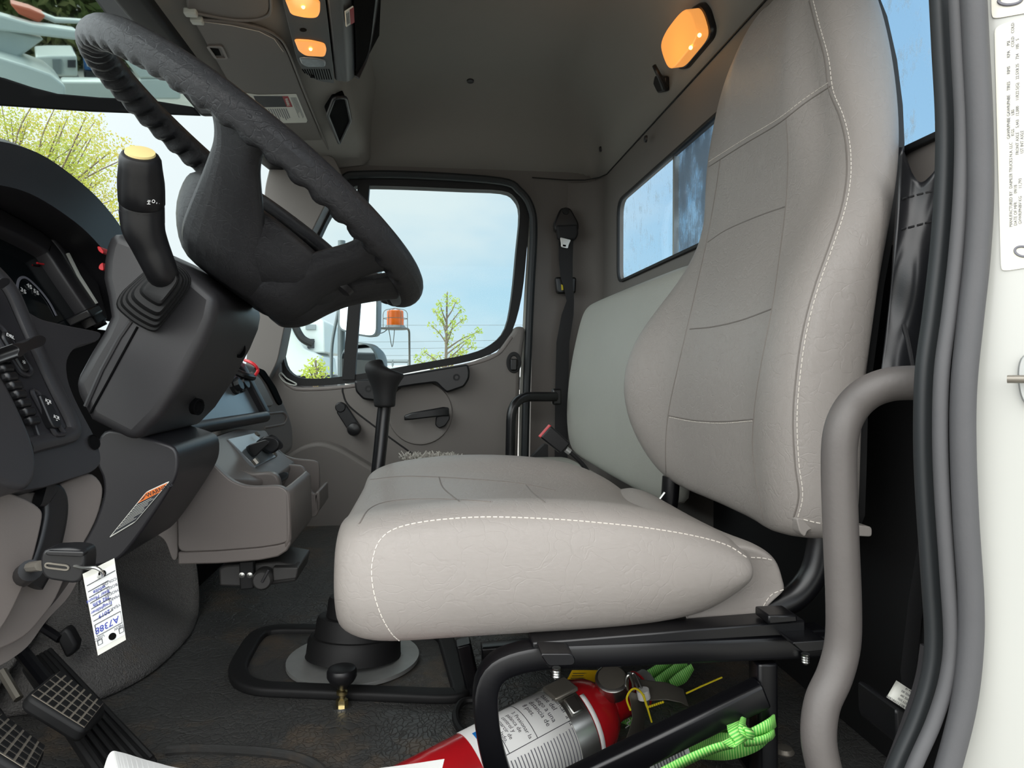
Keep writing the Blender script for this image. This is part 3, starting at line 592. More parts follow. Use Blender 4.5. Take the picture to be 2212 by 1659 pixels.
# gaiter: stepped rubber collar
gb = [(250, 660), (262, 632), (318, 582), (352, 566), (388, 571), (412, 598), (411, 616), (398, 640), (346, 706), (336, 714), (322, 712), (286, 692)]
c0 = (354, 606); LL = []
for s, y in ((1.03, .828), (1.03, .812), (1.0, .806), (.95, .806), (.93, .803), (.93, .795), (.90, .790), (.84, .790), (.82, .787), (.82, .780), (.79, .775), (.73, .775), (.71, .772), (.71, .766), (.66, .762), (.55, .762), (.52, .758), (.50, .750), (.44, .748)):
    sy = 1 - s; LL.append([P(c0[0] + (u - c0[0]) * s + 4 * sy, c0[1] + (v - c0[1]) * s - 8 * sy, y) for u, v in gb])
mk('gaiter', *loft([rnd(l, .008, 3) for l in LL]), M['blackm'], sc_)
lp = cr([P(u, v, y) for u, v, y in ((357, 614, .785), (350, 590, .752), (324, 530, .736), (310, 494, .728), (306, 455, .722))], 6)
st = mk('turn_signal_stalk', *tube(lp, crs([.0145, .0155, .0175, .0195, .0200], 6), 20), M['black'], sc_)
ax = (P(303, 335, .690) - P(307, 450, .722)); b0 = P(307, 452, .722); Lg = ax.length
gv, gf = loft([[b0 + ax.normalized() * h + (lambda A, B: (A * cos(t) + B * sin(t)) * r * (1 - (.035 if fl and (i % 3 == 0) else 0)))(*(lambda z: ((V((1, 0, 0)) - z * z.x).normalized(), z.cross((V((1, 0, 0)) - z * z.x).normalized())))(ax.normalized())) for i, t in enumerate([2 * pi * k / 30 for k in range(30)])] for r, h, fl in ((.0200, -.012, 0), (.0200, .004, 0), (.0192, .006, 0), (.0206, .008, 0), (.0206, .022, 0), (.0203, .030, 1), (.0188, Lg - .012, 1), (.0180, Lg - .003, 0), (.0160, Lg + .001, 0), (.0140, Lg + .002, 0), (.0001, Lg + .002, 0))])
gp = mk('stalk_grip', gv, gf, M['black'], st)
mk('end_cap', *lathe(P(303, 335, .690) + ax.normalized() * .0015, ax, [(.0132, 0), (.0128, .002), (.008, .0026), (.0001, .0028)], 24), M['cream'], gp, label='cream end cap')
for s_, u, v, sz in (('HI', 322, 437, .0046), ('O', 332, 435, .0046)):
    text(s_, P(u, v, .6975), (0.05, .05, 1), (-1, .15, 0), sz, M['inkwhite'], gp, th=.0002, align='CENTER')
for u in (338, 343): mk('setting_mark', *tube([P(u, 440, .702 + (u - 332) * .0006), P(u - 1, 424, .700 + (u - 332) * .0006)], .0007, 6), M['inkwhite'], gp)
mk('hazard_tab', *pxp([(209, 532), (216, 532), (224, 544), (222, 549), (212, 542)], .86, .88, .002), M['redp'], sc_, bevel=.001, label='red hazard tab')
mk('hazard_tab', *pxp([(222, 566), (214, 572), (212, 580), (218, 584), (224, 584)], .86, .88, .002), M['redp'], sc_, bevel=.001, label='red hazard tab')
# lower column cover and its warning sticker
lc = [(205, 960), (226, 925), (300, 940), (350, 955), (384, 968), (386, 1012), (376, 1042), (342, 1096), (300, 1158), (262, 1206), (230, 1222), (180, 1226), (150, 1215), (175, 1180), (204, 1130), (224, 1070), (222, 1030), (208, 1008)]
lcv = mk('lower_cover', *pxp(lc, .855, 1.02, .012, 3), M['dash2'], sc_, bevel=.014, seg=3)
stk = thing('warning_sticker', 'black and orange WARNING sticker on the lower steering column cover', 'sticker', P(300, 1100, .85))
Q = [P(u, v, .8535) for u, v in ((316, 1062), (368, 1038), (292, 1128), (234, 1163))]
def bil(Q, s, t): return (Q[0] * (1 - s) + Q[1] * s) * (1 - t) + (Q[3] * (1 - s) + Q[2] * s) * t
def sub(Q, s0, s1, t0, t1, d=0): return [bil(Q, s, t) + V((0, -d, 0)) for s, t in ((s0, t0), (s1, t0), (s1, t1), (s0, t1))]
mk('backing', *prism(rnd(Q, .004), (0, .0008, 0)), M['card'], stk)
mk('black_panel', *prism(sub(Q, .06, .95, .27, .95, .0004), (0, .0004, 0)), M['ink'], stk)
mk('orange_band', *prism(sub(Q, .06, .95, .04, .27, .0004), (0, .0004, 0)), M['orangelabel'], stk)
xd, yd = Q[1] - Q[0], Q[0] - Q[3]
text('WARNING', bil(Q, .25, .155) + V((0, -.0007, 0)), xd, yd, .0066, M['ink'], stk, th=.0002)
mk('hazard_triangle', *prism([bil(Q, s, t) + V((0, -.0007, 0)) for s, t in ((.09, .22), (.22, .22), (.155, .08))], (0, .0003, 0)), M['ink'], stk)
mb = MB()
for i in range(9): mb.add(prism(sub(Q, .10, .9 - .25 * random.random(), .33 + i * .062, .345 + i * .062, .0007), (0, .0003, 0)))
mb.mk('fine_print', M['card'], stk)
# ------------------------------------------------------------------ dashboard
da = thing('dashboard', 'charcoal truck dashboard with instrument hood, gauge cluster and switch panel', 'dashboard', W(-.6, 1.2, -.2))
# instrument hood arching over the gauges
hd = []
for x, sc2, dz in ((-.40, 1.0, 0), (-.415, 1.03, .006), (-.46, 1.05, .012), (-.56, 1.06, .0), (-.70, 1.05, -.03), (-.78, 1.0, -.07)):
    arc = [PX(u, v, -.415) for u, v in ((-60, 300), (0, 312), (62, 336), (128, 380), (190, 434), (240, 498), (262, 560), (285, 640))]
    cy = .93; arc = cr([V((x, p.y * 1 if sc2 == 1 else .78 + (p.y - .78) * sc2, p.z + dz)) for p in arc], 4)
    inn = [p + V((0, -.022 - .02 * i / len(arc), -.046)) for i, p in enumerate(arc)][::-1]
    hd.append(arc + inn)
hv, hf = loft(hd); mk('instrument_hood', hv, hf, M['dash2'], da, sharp=55)
n0 = V((.90, -.10, .42)); p0 = V((-.435, .86, ZC + .06))
cl = [(-40, 440), (20, 462), (110, 512), (140, 548), (166, 600), (232, 700), (205, 714), (145, 706), (90, 694), (45, 668), (-40, 640)]
mk('gauge_lens', *prism([PP(u, v, p0, n0) for u, v in cl], -n0 * .01), mat('gauge glass', (16, 20, 22), .06, spec=.6), da, label='dark gauge glass')
mk('bezel_lip', *sweep([PP(u, v, p0 + n0 * .004, n0) for u, v in ((-40, 436), (20, 462), (108, 510))], rect(.003, .003), up=n0), M['alu'], da)
mk('bezel', *sweep(rnd([PP(u, v, p0 + n0 * .006, n0) for u, v in ((-40, 466), (30, 500), (84, 530), (104, 552), (135, 600), (204, 700))], .02, 4, closed=False), rect(.030, .02, .004), up=n0), M['dash'], da)
mk('side_cheek', *prism([PP(u, v, p0 + n0 * .014, n0) for u, v in ((112, 512), (150, 505), (180, 545), (214, 610), (236, 690), (226, 700), (196, 650), (160, 585), (138, 545))], -n0 * .03), M['dash'], da, bevel=.004)
mk('cheek_groove', *tube([PP(u, v, p0 + n0 * .0155, n0) for u, v in ((146, 548), (170, 596), (208, 656))], .0025, 6), M['pale'], da)
gt = mk('speedometer', *sweep([PP(u, v, p0 + n0 * .0012, n0) for u, v in cr([V((36, 640, 0)), V((40, 606, 0)), V((56, 600, 0)), V((82, 622, 0)), V((106, 652, 0)), V((122, 682, 0))], 6) for u, v in [(u.x, u.y) if False else (u, v)]] if False else [PP(q.x, q.y, p0 + n0 * .0012, n0) for q in cr([V((36, 640, 0)), V((40, 606, 0)), V((56, 600, 0)), V((82, 622, 0)), V((106, 652, 0)), V((122, 682, 0))], 6)], rect(.003, .0006), up=n0), M['inkgrey'], da)
gx, gy = PP(80, 640, p0, n0) - PP(50, 620, p0, n0), PP(60, 600, p0, n0) - PP(76, 640, p0, n0)
for s_, u, v in (('35', 44, 624), ('45', 57, 614), ('55', 72, 627)):
    text(s_, PP(u, v, p0 + n0 * .0014, n0), gx, gy, .0085, M['inkwhite'], gt, th=.0002)
mk('needle', *tube([PP(u, v, p0 + n0 * .003, n0) for u, v in ((80, 568), (88, 570), (98, 571))], .0012, 6), M['redp'], da, label='red gauge needle')
gu = mk('fuel_gauge', *sweep([PP(u, v, p0 + n0 * .0012, n0) for u, v in ((68, 542), (76, 550), (84, 560))], rect(.0025, .0006), up=n0), M['inkgrey'], da)
mk('clip_block', *prism([PP(u, v, p0 + n0 * .03, n0) for u, v in ((188, 668), (212, 656), (224, 672), (200, 684))], -n0 * .03), M['black'], da, bevel=.002)
# main fascia beside the column
n1 = V((.93, -.22, .30)); p1 = V((-.345, .66, ZC))
fa = [(-60, 560), (0, 592), (26, 624), (46, 664), (88, 690), (145, 703), (222, 718), (212, 738), (176, 744), (154, 758), (143, 782), (146, 820), (160, 858), (184, 904), (206, 945), (219, 984), (217, 1004), (200, 1020), (100, 1052), (40, 1062), (-60, 1050)]
mk('fascia', *prism(rnd([PP(u, v, p1, n1) for u, v in fa], .008, 3), -n1 * .045), M['dash'], da, bevel=.010, seg=3)
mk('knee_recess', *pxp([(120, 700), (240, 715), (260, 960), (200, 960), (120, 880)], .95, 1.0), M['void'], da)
mk('switch_plinth', *sweep(rnd([PP(u, v, p1 + n1 * .001, n1) for u, v in ((-40, 560), (22, 622), (60, 712), (112, 826), (158, 916), (160, 936), (140, 944), (88, 956), (60, 964))], .012, 4, closed=False), circ(.0075, 10, .005), up=n1), M['dash'], da)
sp_ = mk('switch_panel', *prism(rnd([PP(u, v, p1 + n1 * .004, n1) for u, v in ((-50, 580), (8, 628), (46, 712), (98, 826), (146, 926), (86, 946), (70, 900), (20, 800), (-50, 700))], .004), -n1 * .006), M['dash2'], da, bevel=.002)
def n1p(u, v, h): return PP(u, v, p1 + n1 * h, n1)
for L in ([(-10, 612), (6, 598), (22, 600), (24, 612), (6, 624), (-10, 632)], [(22, 742), (52, 740), (78, 724), (94, 724), (102, 733), (96, 746), (66, 756), (50, 768), (44, 772), (36, 768), (44, 752)]):
    mk('toggle_lever', *prism(rnd([n1p(u, v, .030) for u, v in L], .004), -n1 * .026), M['black'], sp_, bevel=.005, seg=3)
for L in ([(70, 842), (80, 846), (134, 930), (140, 938), (120, 940), (70, 850)], [(-20, 690), (4, 708), (68, 800), (62, 812), (44, 806), (-20, 712)]):
    mk('switch_bezel', *sweep(rnd([n1p(u, v, .006) for u, v in L], .003), circ(.0022, 8), closed=True, up=n1), M['dash2'], sp_)
rk_ = mk('rocker_switch', *prism(rnd([n1p(u, v, .011) for u, v in ((84, 850), (106, 856), (134, 912), (132, 924), (118, 924), (110, 912))], .004), -n1 * .010), M['black'], sp_, bevel=.003)
mk('rocker_switch', *prism(rnd([n1p(u, v, .008) for u, v in ((10, 712), (24, 714), (68, 794), (62, 804), (50, 800), (6, 728))], .003), -n1 * .006), M['black'], sp_, bevel=.003)
tx, ty = n1p(112, 870, 0) - n1p(98, 864, 0), n1p(98, 850, 0) - n1p(104, 866, 0)
text('ICR', n1p(98, 864, .0125), tx, ty, .0040, M['inkwhite'], rk_, th=.0002); text('+', n1p(101, 871, .0125), tx, ty, .005, M['inkwhite'], rk_, th=.0002)
text('ICR', n1p(116, 899, .0125), tx, ty, .0040, M['inkwhite'], rk_, th=.0002); text('-', n1p(121, 906, .0125), tx, ty, .006, M['inkwhite'], rk_, th=.0002)
text('DRL', n1p(14, 722, .010), tx, ty, .0042, M['inkwhite'], sp_, th=.0002); text('*', n1p(48, 784, .010), tx, ty, .008, M['inkwhite'], sp_, th=.0002)
for i in range(8):
    u, v = 2 + i * 9.6, 776 + i * 19; mk('dimmer_tooth', *box(n1p(u, v, .008), (.008, .008, .012), basis(n1, V((0, 0, 1)))), M['black'], sp_, bevel=.0025)
mk('panel_screw', *lathe(n1p(203, 955, .0012), n1, [(.0075, 0), (.007, .001), (.005, -.003), (.0001, -.004)], 14, ref=(0, 1, 0)), M['void'], da)
# bulging end pod next to the door
pod = [(-60, 780), (0, 800), (36, 868), (68, 938), (82, 990), (80, 1030), (60, 1060), (24, 1052), (0, 1038), (-60, 1030)]
mk('end_pod', *prism(rnd([PP(u, v, p1 + n1 * .030, n1) for u, v in pod], .012, 3), -n1 * .04), M['dash'], da, bevel=.016, seg=5)
# lower grey knee panel with black trim strip
n2 = V((.88, -.42, .10)); p2_ = V((-.33, .66, ZC - .13))
kn = [(-60, 1030), (0, 1044), (60, 1066), (92, 1060), (198, 1018), (222, 1044), (224, 1066), (214, 1110), (196, 1150), (166, 1200), (140, 1250), (120, 1300), (60, 1374), (0, 1404), (-60, 1420)]
mk('knee_panel', *prism(rnd([PP(u, v, p2_, n2) for u, v in kn], .010, 3), -n2 * .06), M['trim'], da, bevel=.012, seg=4)
mk('knee_bulge', *prism(rnd([PP(u, v, p2_ + n2 * .022, n2) for u, v in ((-60, 1050), (0, 1056), (60, 1078), (92, 1100), (94, 1120), (70, 1220), (40, 1296), (0, 1370), (-60, 1400))], .02, 4), -n2 * .04), M['trim'], da, bevel=.018, seg=5)
mk('accent_strip', *sweep(cr([PP(u, v, p2_ + n2 * .008, n2) for u, v in ((86, 1066), (110, 1074), (114, 1110), (102, 1170), (84, 1222), (62, 1262))], 6), rect(.024, .012, .005), up=n2), M['black'], da)
text('FOR BRAKE', PP(100, 1080, p2_ + n2 * .0145, n2), PP(120, 1076, p2_, n2) - PP(100, 1080, p2_, n2), PP(100, 1060, p2_, n2) - PP(104, 1080, p2_, n2), .0032, M['inkgrey'], da, th=.0001) if False else None
mk('under_cover', *prism(rnd([PP(u, v, p2_ - n2 * .02, n2) for u, v in ((-60, 1390), (40, 1380), (120, 1300), (170, 1230), (190, 1210), (150, 1290), (100, 1340), (60, 1400), (0, 1440), (-60, 1460))], .01), -n2 * .05), M['trim'], da, bevel=.01)
# centre stack, passenger fascia
cs = [PX(u, v, -.40) for u, v in ((420, 760),)] 
n3 = V((.93, -.12, .36)); p3 = P(500, 860, 1.42)
def n3p(u, v, h=0): return PP(u, v, p3 + n3 * h, n3)
mk('centre_panel', *prism(rnd([n3p(u, v) for u, v in ((400, 780), (500, 770), (526, 800), (548, 846), (572, 896), (560, 902), (440, 922), (380, 920))], .006), -n3 * .05), M['screen'], da, bevel=.004)
mk('panel_roll', *tube([n3p(u, v, .008) for u, v in ((380, 934), (440, 922), (572, 900))], .012, 12), M['dash2'], da)
mk('panel_side', *sweep([n3p(u, v, .004) for u, v in ((500, 776), (522, 800), (548, 850), (571, 893))], rect(.022, .02, .004), up=n3), M['dash2'], da)
for u, v in ((503, 836), (516, 832)): mk('panel_knob', *lathe(n3p(u, v, .0), n3, [(.017, 0), (.017, .006), (.012, .008), (.012, .018), (.0001, .018)], 8 if u < 510 else 18, ref=(0, 1, 0)), M['black'], da)
n4 = V((.95, -.22, .22)); p4 = P(590, 860, 1.75)
def n4p(u, v, h=0): return PP(u, v, p4 + n4 * h, n4)
mk('passenger_fascia', *prism(rnd([n4p(u, v) for u, v in ((470, 770), (520, 778), (560, 792), (592, 830), (620, 880), (634, 920), (636, 970), (610, 990), (470, 990))], .02, 4), -n4 * .25), M['trimd'], da, bevel=.02, seg=4)
mk('glove_inset', *prism(rnd([n4p(u, v, .004) for u, v in ((545, 800), (566, 820), (592, 872), (588, 878), (560, 880), (530, 830))], .006), -n4 * .01), M['trim'], da, bevel=.003)
mk('vent_slot', *prism(rnd([n4p(u, v, .0045) for u, v in ((552, 792), (572, 800), (596, 836), (611, 870), (606, 876), (600, 870), (580, 830))], .008), -n4 * .01), M['void'], da)
mk('glove_line', *tube(rnd([n4p(u, v, .001) for u, v in ((570, 894), (612, 890), (621, 900), (614, 916), (572, 924))], .01, closed=False), .003, 8), M['trim'], da)
mk('lower_dash', *box(W(-.66, 1.62, -.10), (.30, 1.15, .22)), M['dash2'], da, bevel=.02)
cb_ = thing('cable_loop', 'short red and black cable looped over the centre panel by the column', 'cable', n3p(540, 790, .02))
mk('red_wire', *tube(cr([n3p(u, v, h) for u, v, h in ((529, 778, .0), (540, 782, .02), (552, 790, .03), (557, 801, .03), (550, 812, .025), (546, 815, .02))], 6), .0034, 8), M['redp'], cb_, label='red wire')
mk('black_plug', *tube(cr([n3p(u, v, h) for u, v, h in ((546, 815, .02), (530, 812, .02), (512, 804, .01))], 4), .0075, 8), M['black'], cb_)
# ------------------------------------------------------------------ cup holder console
cc = thing('cupholder_console', 'taupe grey cup holder console hanging under the centre of the dashboard', 'console', P(500, 1215, 1.1))
s0 = [(386, 988), (425, 979), (452, 994), (474, 1016), (500, 1040), (530, 1051), (560, 1052), (598, 1049), (615, 1055), (624, 1068), (627, 1120), (627, 1162), (618, 1172), (600, 1177), (560, 1183), (470, 1190), (384, 1193), (384, 1160), (382, 1110)]
Y0 = 1.06
def sh(L, y, du=0, dv=0): return [P(925 + (u - 925) * Y0 / y + du, 800 + (v - 800) * Y0 / y + dv, y) for u, v in L]
mk('near_body', *loft([rnd(sh(s0, y), .012, 3) for y in (1.06, 1.075)]), M['trim'], cc, bevel=.006, seg=3)
# near cup: open box behind the near wall
s1 = [(380, 985), (425, 979), (470, 1010), (520, 1046), (598, 1049), (624, 1068), (627, 1168), (600, 1203), (384, 1220)]
fl_ = [(384, 1193), (470, 1190), (560, 1183), (600, 1177), (620, 1171), (627, 1163), (627, 1176), (620, 1190), (600, 1203), (560, 1211), (470, 1218), (384, 1220)]
mk('base', *pxp(fl_, 1.062, 1.26), M['trim'], cc, bevel=.004)
bk_ = [(385, 975), (425, 965), (455, 974), (480, 990), (510, 1012), (540, 1024), (585, 1020), (602, 1030), (606, 1060), (606, 1150), (385, 1180)]
mk('back_wall', *loft([rnd([P(925 + (u - 925) * 1.0, 800 + (v - 800) * 1.0, 1.22) for u, v in bk_], .012, 3), rnd([P(u, v, 1.22) + V((0, .02, 0)) for u, v in bk_], .012, 3)]), M['trim'], cc, bevel=.005)
mk('end_wall', *loft([[P(u, v, Y0) + V((0, y, 0)) for u, v in ((612, 1054), (626, 1066), (629, 1166), (614, 1190))] for y in (.0, .05, .10, .15, .19)]), M['trim'], cc, bevel=.004)
# deck with controls, rising to the dash
dk = [P(u, v, y) for u, v, y in ((386, 966, 1.10), (440, 946, 1.20), (510, 925, 1.40), (575, 927, 1.48), (600, 968, 1.46), (640, 1000, 1.45), (600, 1030, 1.28), (560, 1040, 1.20), (500, 1030, 1.15), (470, 1004, 1.10))]
mk('deck', *loft([dk, [p + V((-.02, .0, -.05)) for p in dk]]), M['trim'], cc, bevel=.006)
pq = [P(u, v, y) + V((.004, 0, .005)) for u, v, y in ((487, 954, 1.28), (546, 940, 1.42), (594, 991, 1.40), (548, 1014, 1.27))]
plt = mk('switch_plate', *prism(pq, (-.004, 0, -.006)), M['screen'], cc, bevel=.001)
for u, v, y, L in ((520, 978, 1.28, [(510, 972), (520, 968), (552, 958), (560, 966), (546, 978), (534, 990), (526, 998), (514, 986)]), (565, 972, 1.34, [(532, 962), (548, 950), (574, 954), (582, 966), (580, 980), (566, 990), (552, 984), (540, 972)]), (580, 965, 1.40, [(560, 946), (572, 950), (590, 968), (588, 978), (578, 980), (566, 962)])):
    mk('toggle', *prism(rnd([P(a, b, y) + V((.02, 0, .008)) for a, b in L], .006), (-.012, .03, -.006)), M['black'], plt, bevel=.004, seg=3)
for u, v in ((549, 945), (586, 989)): mk('screw', *lathe(P(u, v, 1.40) + V((.006, 0, .006)), (.6, -.3, .7), [(.006, 0), (.005, .003), (.0001, .0035)], 12), M['steeld'], plt)
mk('stem', *tube([P(u, v, 1.27) for u, v in ((548, 992), (556, 1002))], .006, 8), M['steeld'], plt)
ld = mk('ashtray_lid', *prism(rnd([P(u, v, y) for u, v, y in ((584, 1030, 1.24), (612, 1018, 1.28), (624, 1020, 1.28), (622, 1028, 1.27), (598, 1042, 1.24))], .004), (0, 0, -.006)), M['black'], cc, bevel=.002)
s2 = [(577, 948), (586, 956), (600, 972), (616, 986), (640, 992), (672, 994), (686, 998), (690, 1008), (690, 1092), (684, 1112), (660, 1120), (610, 1126), (580, 1124), (580, 1000)]
mk('far_body', *loft([rnd([P(u, v, 1.52) for u, v in s2], .012, 3), rnd([P(u, v, 1.52) + V((0, .012, 0)) for u, v in s2], .012, 3)]), M['trim'], cc, bevel=.004)
s3 = [(600, 1002), (650, 1006), (660, 1016), (666, 1034), (670, 1056), (676, 1068), (688, 1066), (690, 1098), (684, 1116), (660, 1122), (628, 1126), (600, 1126)]
mk('far_cup', *loft([rnd([P(u, v, 1.40) for u, v in s3], .006, 3), rnd([P(u, v, 1.40) + V((0, .012, 0)) for u, v in s3], .006, 3)]), M['trim'], cc, bevel=.004)
mk('far_cup_side', *loft([[P(u, v, 1.40) + V((0, y, 0)) for u, v in ((678, 1066), (690, 1060), (691, 1098), (680, 1116))] for y in (0, .05, .12)]), M['trim'], cc, bevel=.003)
mk('far_cup_base', *loft([[P(u, v, 1.40) + V((0, y, 0)) for u, v in ((600, 1122), (684, 1112), (684, 1098), (600, 1108))] for y in (0, .06, .12)]), M['trim'], cc, bevel=.003)
mk('side_bracket', *pxp([(318, 1092), (345, 1088), (366, 1080), (378, 1092), (384, 1120), (384, 1208), (372, 1212), (362, 1180), (354, 1164), (330, 1150), (322, 1130)], 1.075, 1.12, .01), M['trim'], cc, bevel=.008)
# ------------------------------------------------------------------ trailer brake controller
M['ctrl'] = mat('dusty black plastic box', (58, 57, 56), .5, var=.2, vscale=40)
tb = thing('brake_controller', 'black brake controller box with slotted knob bolted under the cup holder console', 'controller', P(560, 1265, 1.12))
mk('housing', *pxp([(472, 1228), (486, 1222), (600, 1214), (648, 1222), (640, 1256), (588, 1264), (520, 1268), (474, 1266)], 1.12, 1.22, .004), M['ctrl'], tb, bevel=.005)
mk('front_block', *pxp([(588, 1226), (645, 1226), (640, 1250), (590, 1256)], 1.105, 1.14, .003), M['ctrl'], tb, bevel=.003)
mk('display', *prism([P(u, v, y) for u, v, y in ((606, 1208, 1.22), (620, 1199, 1.26), (657, 1210, 1.24), (645, 1224, 1.14), (604, 1222, 1.15))], (0, 0, -.012)), M['screen'], tb, bevel=.003)
brk = mk('bracket', *pxp([(516, 1214), (548, 1212), (548, 1272), (518, 1275)], 1.105, 1.118, .003), M['blackm'], tb, bevel=.002)
for u in (523, 540): mk('screw', *lathe(P(u, 1242, 1.105), (0, -1, 0), [(.0048, 0), (.0044, .002), (.0001, .003)], 12), M['steel'], brk)
kb = mk('knob', *lathe(P(573, 1244, 1.12), (0, -1, 0), [(.0155, 0), (.0155, .022), (.013, .026), (.0125, .024), (.0001, .024)], 24), M['ctrl'], tb)
mk('knob_slot', *box(P(573, 1244, 1.095), (.022, .004, .004), Matrix.Rotation(math.radians(-62), 3, 'Y')), M['dash'], kb, bevel=.001)
# ------------------------------------------------------------------ overhead: visors, console, lamps
def up(u, v, z): return PZ(u, v, ZC + z)
def ceil_slab(L, z, th, r=.01, slope=.12):
    n = V((-slope, 0, 1)).normalized(); p0_ = W(-.36, 1.5, z)
    return prism(rnd([PP(u, v, p0_, n) for u, v in L], r, 4), n * th)
n5 = V((-.12, 0, 1)).normalized(); p5 = W(-.36, 1.5, .650)
def n5p(u, v, h=0): return PP(u, v, p5 - n5 * h, n5)
vs = thing('sun_visor', 'grey sun visor with warning sticker and stitched edge, nearer the passenger door', 'sun visor', n5p(560, 200))
vb = mk('board', *prism(rnd([n5p(u, v, .004) for u, v in ((418, 46), (470, 48), (540, 58), (590, 76), (618, 108), (660, 215), (712, 338), (700, 346), (600, 346), (545, 268), (480, 155))], [.004, .03, .03, .03, .03, .03, .012, .012, .01, .01, .01], 4), n5 * .012), M['trimd'], vs, bevel=.004)
mk('edge_stitching', *tube([n5p(u, v, .0048) for u, v in ((432, 46), (500, 55), (560, 68), (592, 84), (612, 112))], .0007, 5), M['thread'], vs)
mk('edge_piping', *tube(cr([n5p(u, v, .005) for u, v in ((424, 42), (500, 47), (560, 60), (596, 76), (622, 108), (664, 214), (714, 334))], 5), .003, 8), M['trimd'], vs)
mk('hinge_pin', *box(n5p(426, 44, .006), (.022, .016, .012)), M['pale'], vs, bevel=.003)
mk('clip_recess', *sweep(rnd([n5p(u, v, .0045) for u, v in ((448, 99), (478, 99), (490, 125), (466, 125))], .005), rect(.005, .004), closed=True, up=n5), M['trim'], vs)
mk('clip', *prism([n5p(u, v, .0046) for u, v in ((452, 104), (472, 106), (478, 120), (464, 120))], n5 * .002), M['void'], vs)
v2 = thing('sun_visor', 'grey driver side sun visor cut off by the top of the picture', 'sun visor', n5p(500, 10))
mk('board', *prism(rnd([n5p(u, v, .004) for u, v in ((406, -60), (402, 0), (404, 22), (414, 28), (500, 42), (550, 42), (578, 34), (586, 18), (580, -60))], [.004, .01, .01, .004, .02, .03, .03, .03, .01], 4), n5 * .012), M['trimd'], v2, bevel=.004)
mk('edge_piping', *tube(cr([n5p(u, v, .005) for u, v in ((420, 28), (500, 42), (548, 43), (577, 35), (586, 18), (582, -40))], 5), .003, 8), M['trimd'], v2)
mk('hinge_pin', *box(n5p(412, 27, .006), (.022, .016, .012)), M['pale'], v2, bevel=.003)
vl = thing('visor_sticker', 'white airbag style warning sticker with black and red panels on the sun visor', 'sticker', n5p(600, 235))
SQ = [n5p(u, v, .0052) for u, v in ((531, 203), (640, 204), (664, 263), (562, 267))]
mk('backing', *prism(rnd([n5p(u, v, .0050) for u, v in ((529, 201), (560, 205), (640, 203), (664, 260), (662, 265), (562, 267), (556, 250), (544, 234), (546, 228))], .003), n5 * .0005), M['card'], vl)
def sb(s0_, s1_, t0, t1, h=.0004): return [bil(SQ, s, t) - n5 * h for s, t in ((s0_, t0), (s1_, t0), (s1_, t1), (s0_, t1))]
mk('black_panel', *prism(sb(.13, .70, .06, .42), n5 * .0003), M['ink'], vl); mk('red_panel', *prism(sb(.70, .82, .06, .42), n5 * .0003), M['redlabel'], vl)
mb = MB()
for i in range(13): mb.add(prism(sb(.12 + i * .045, .135 + i * .045, .48, .92 - .2 * random.random()), n5 * .0003))
for i in range(5): mb.add(prism(sb(.86 + .025 * i, .868 + .025 * i, .10, .55 + .3 * random.random()), n5 * .0003))
mb.mk('fine_print', M['inkgrey'], vl)
text('WARNING', bil(SQ, .76, .12) - n5 * .0008, SQ[3] - SQ[0], SQ[1] - SQ[0], .010, M['card'], vl, th=.0002)
for k, (u, v) in enumerate(((471, 180), (612, 286))): pass
mk('trim_11', *lathe(n5p(480, 181, .012) + V((-.02, 0, 0)), n5, [(.010, -.003), (.010, .003), (.007, .003), (.006, -.002), (.0001, -.002)], 16), M['void'], None, kind='structure') if False else None
# overhead console
oc = thing('overhead_console', 'black overhead console with two lit reading lamps and a small speaker grille', 'overhead console', n5p(670, 90))
n6 = n5; h0 = .022
def n6p(u, v, h=0): return n5p(u, v, h0 + h)
cL = [(596, -80), (610, 0), (617, 30), (642, 132), (660, 160), (688, 176), (722, 180), (718, 130), (708, 40), (700, -20), (694, -80)]
body = mk('panel', *prism(rnd([n6p(u, v) for u, v in cL], [.002, .01, .01, .02, .02, .02, .004, .01, .01, .01, .002], 3), n6 * .06), M['dash2'], oc, bevel=.006, seg=3)
sd = [n6p(u, v, -.0) for u, v in ((694, -80), (702, 0), (712, 80), (722, 178))]
sec = []
for p in sd: sec.append([p + V((.001, 0, .003)), p + V((.030, 0, .0)), p + V((.046, 0, .012)), p + V((.050, 0, .05)), p + V((.048, 0, .10)), p + V((.0, 0, .10))])
mk('rear_fascia', *loft(sec), M['dash2'], oc, bevel=.006, seg=3)
mk('stowage_recess', *pxp([(772, -40), (790, -40), (796, 60), (790, 120), (770, 168), (756, 178), (756, 120)], 1.5, 1.56), M['void'], oc) if False else None
mk('recess_shell', *loft([[p + V((.049, 0, .012)), p + V((.10, 0, .11)), p + V((.10, 0, .18)), p + V((.04, 0, .18))] for p in sd]), M['void'], oc)
mk('recess_rim', *tube(cr([sd[0] + V((.095, 0, .10)), sd[1] + V((.095, 0, .10)), sd[2] + V((.09, .0, .095)), sd[3] + V((.075, -.02, .07)), sd[3] + V((.05, -.005, .012))], 5), .007, 10), M['dash2'], oc)
def lamp(parent, L, name, lens, h=.003, blb=None):
    o = mk(name, *prism(rnd([n6p(u, v, h) for u, v in L], .009, 4), n6 * .008), lens, parent, bevel=.003, seg=3); return o
for L, b in (([(615, 0), (664, -6), (692, 4), (692, 28), (686, 40), (660, 40), (628, 33)], (655, 15)), ([(635, 87), (672, 89), (702, 96), (706, 110), (702, 124), (660, 122), (645, 112)], (671, 106))):
    o = lamp(oc, L, 'reading_lamp', M['amber']); mk('bulb_glow', *ball(n6p(b[0], b[1], .004), .0035, 10, 6), M['bulb'], o)
lamp(oc, [(646, 126), (680, 127), (704, 132), (704, 146), (660, 146), (650, 138)], 'map_switch', M['clear'])
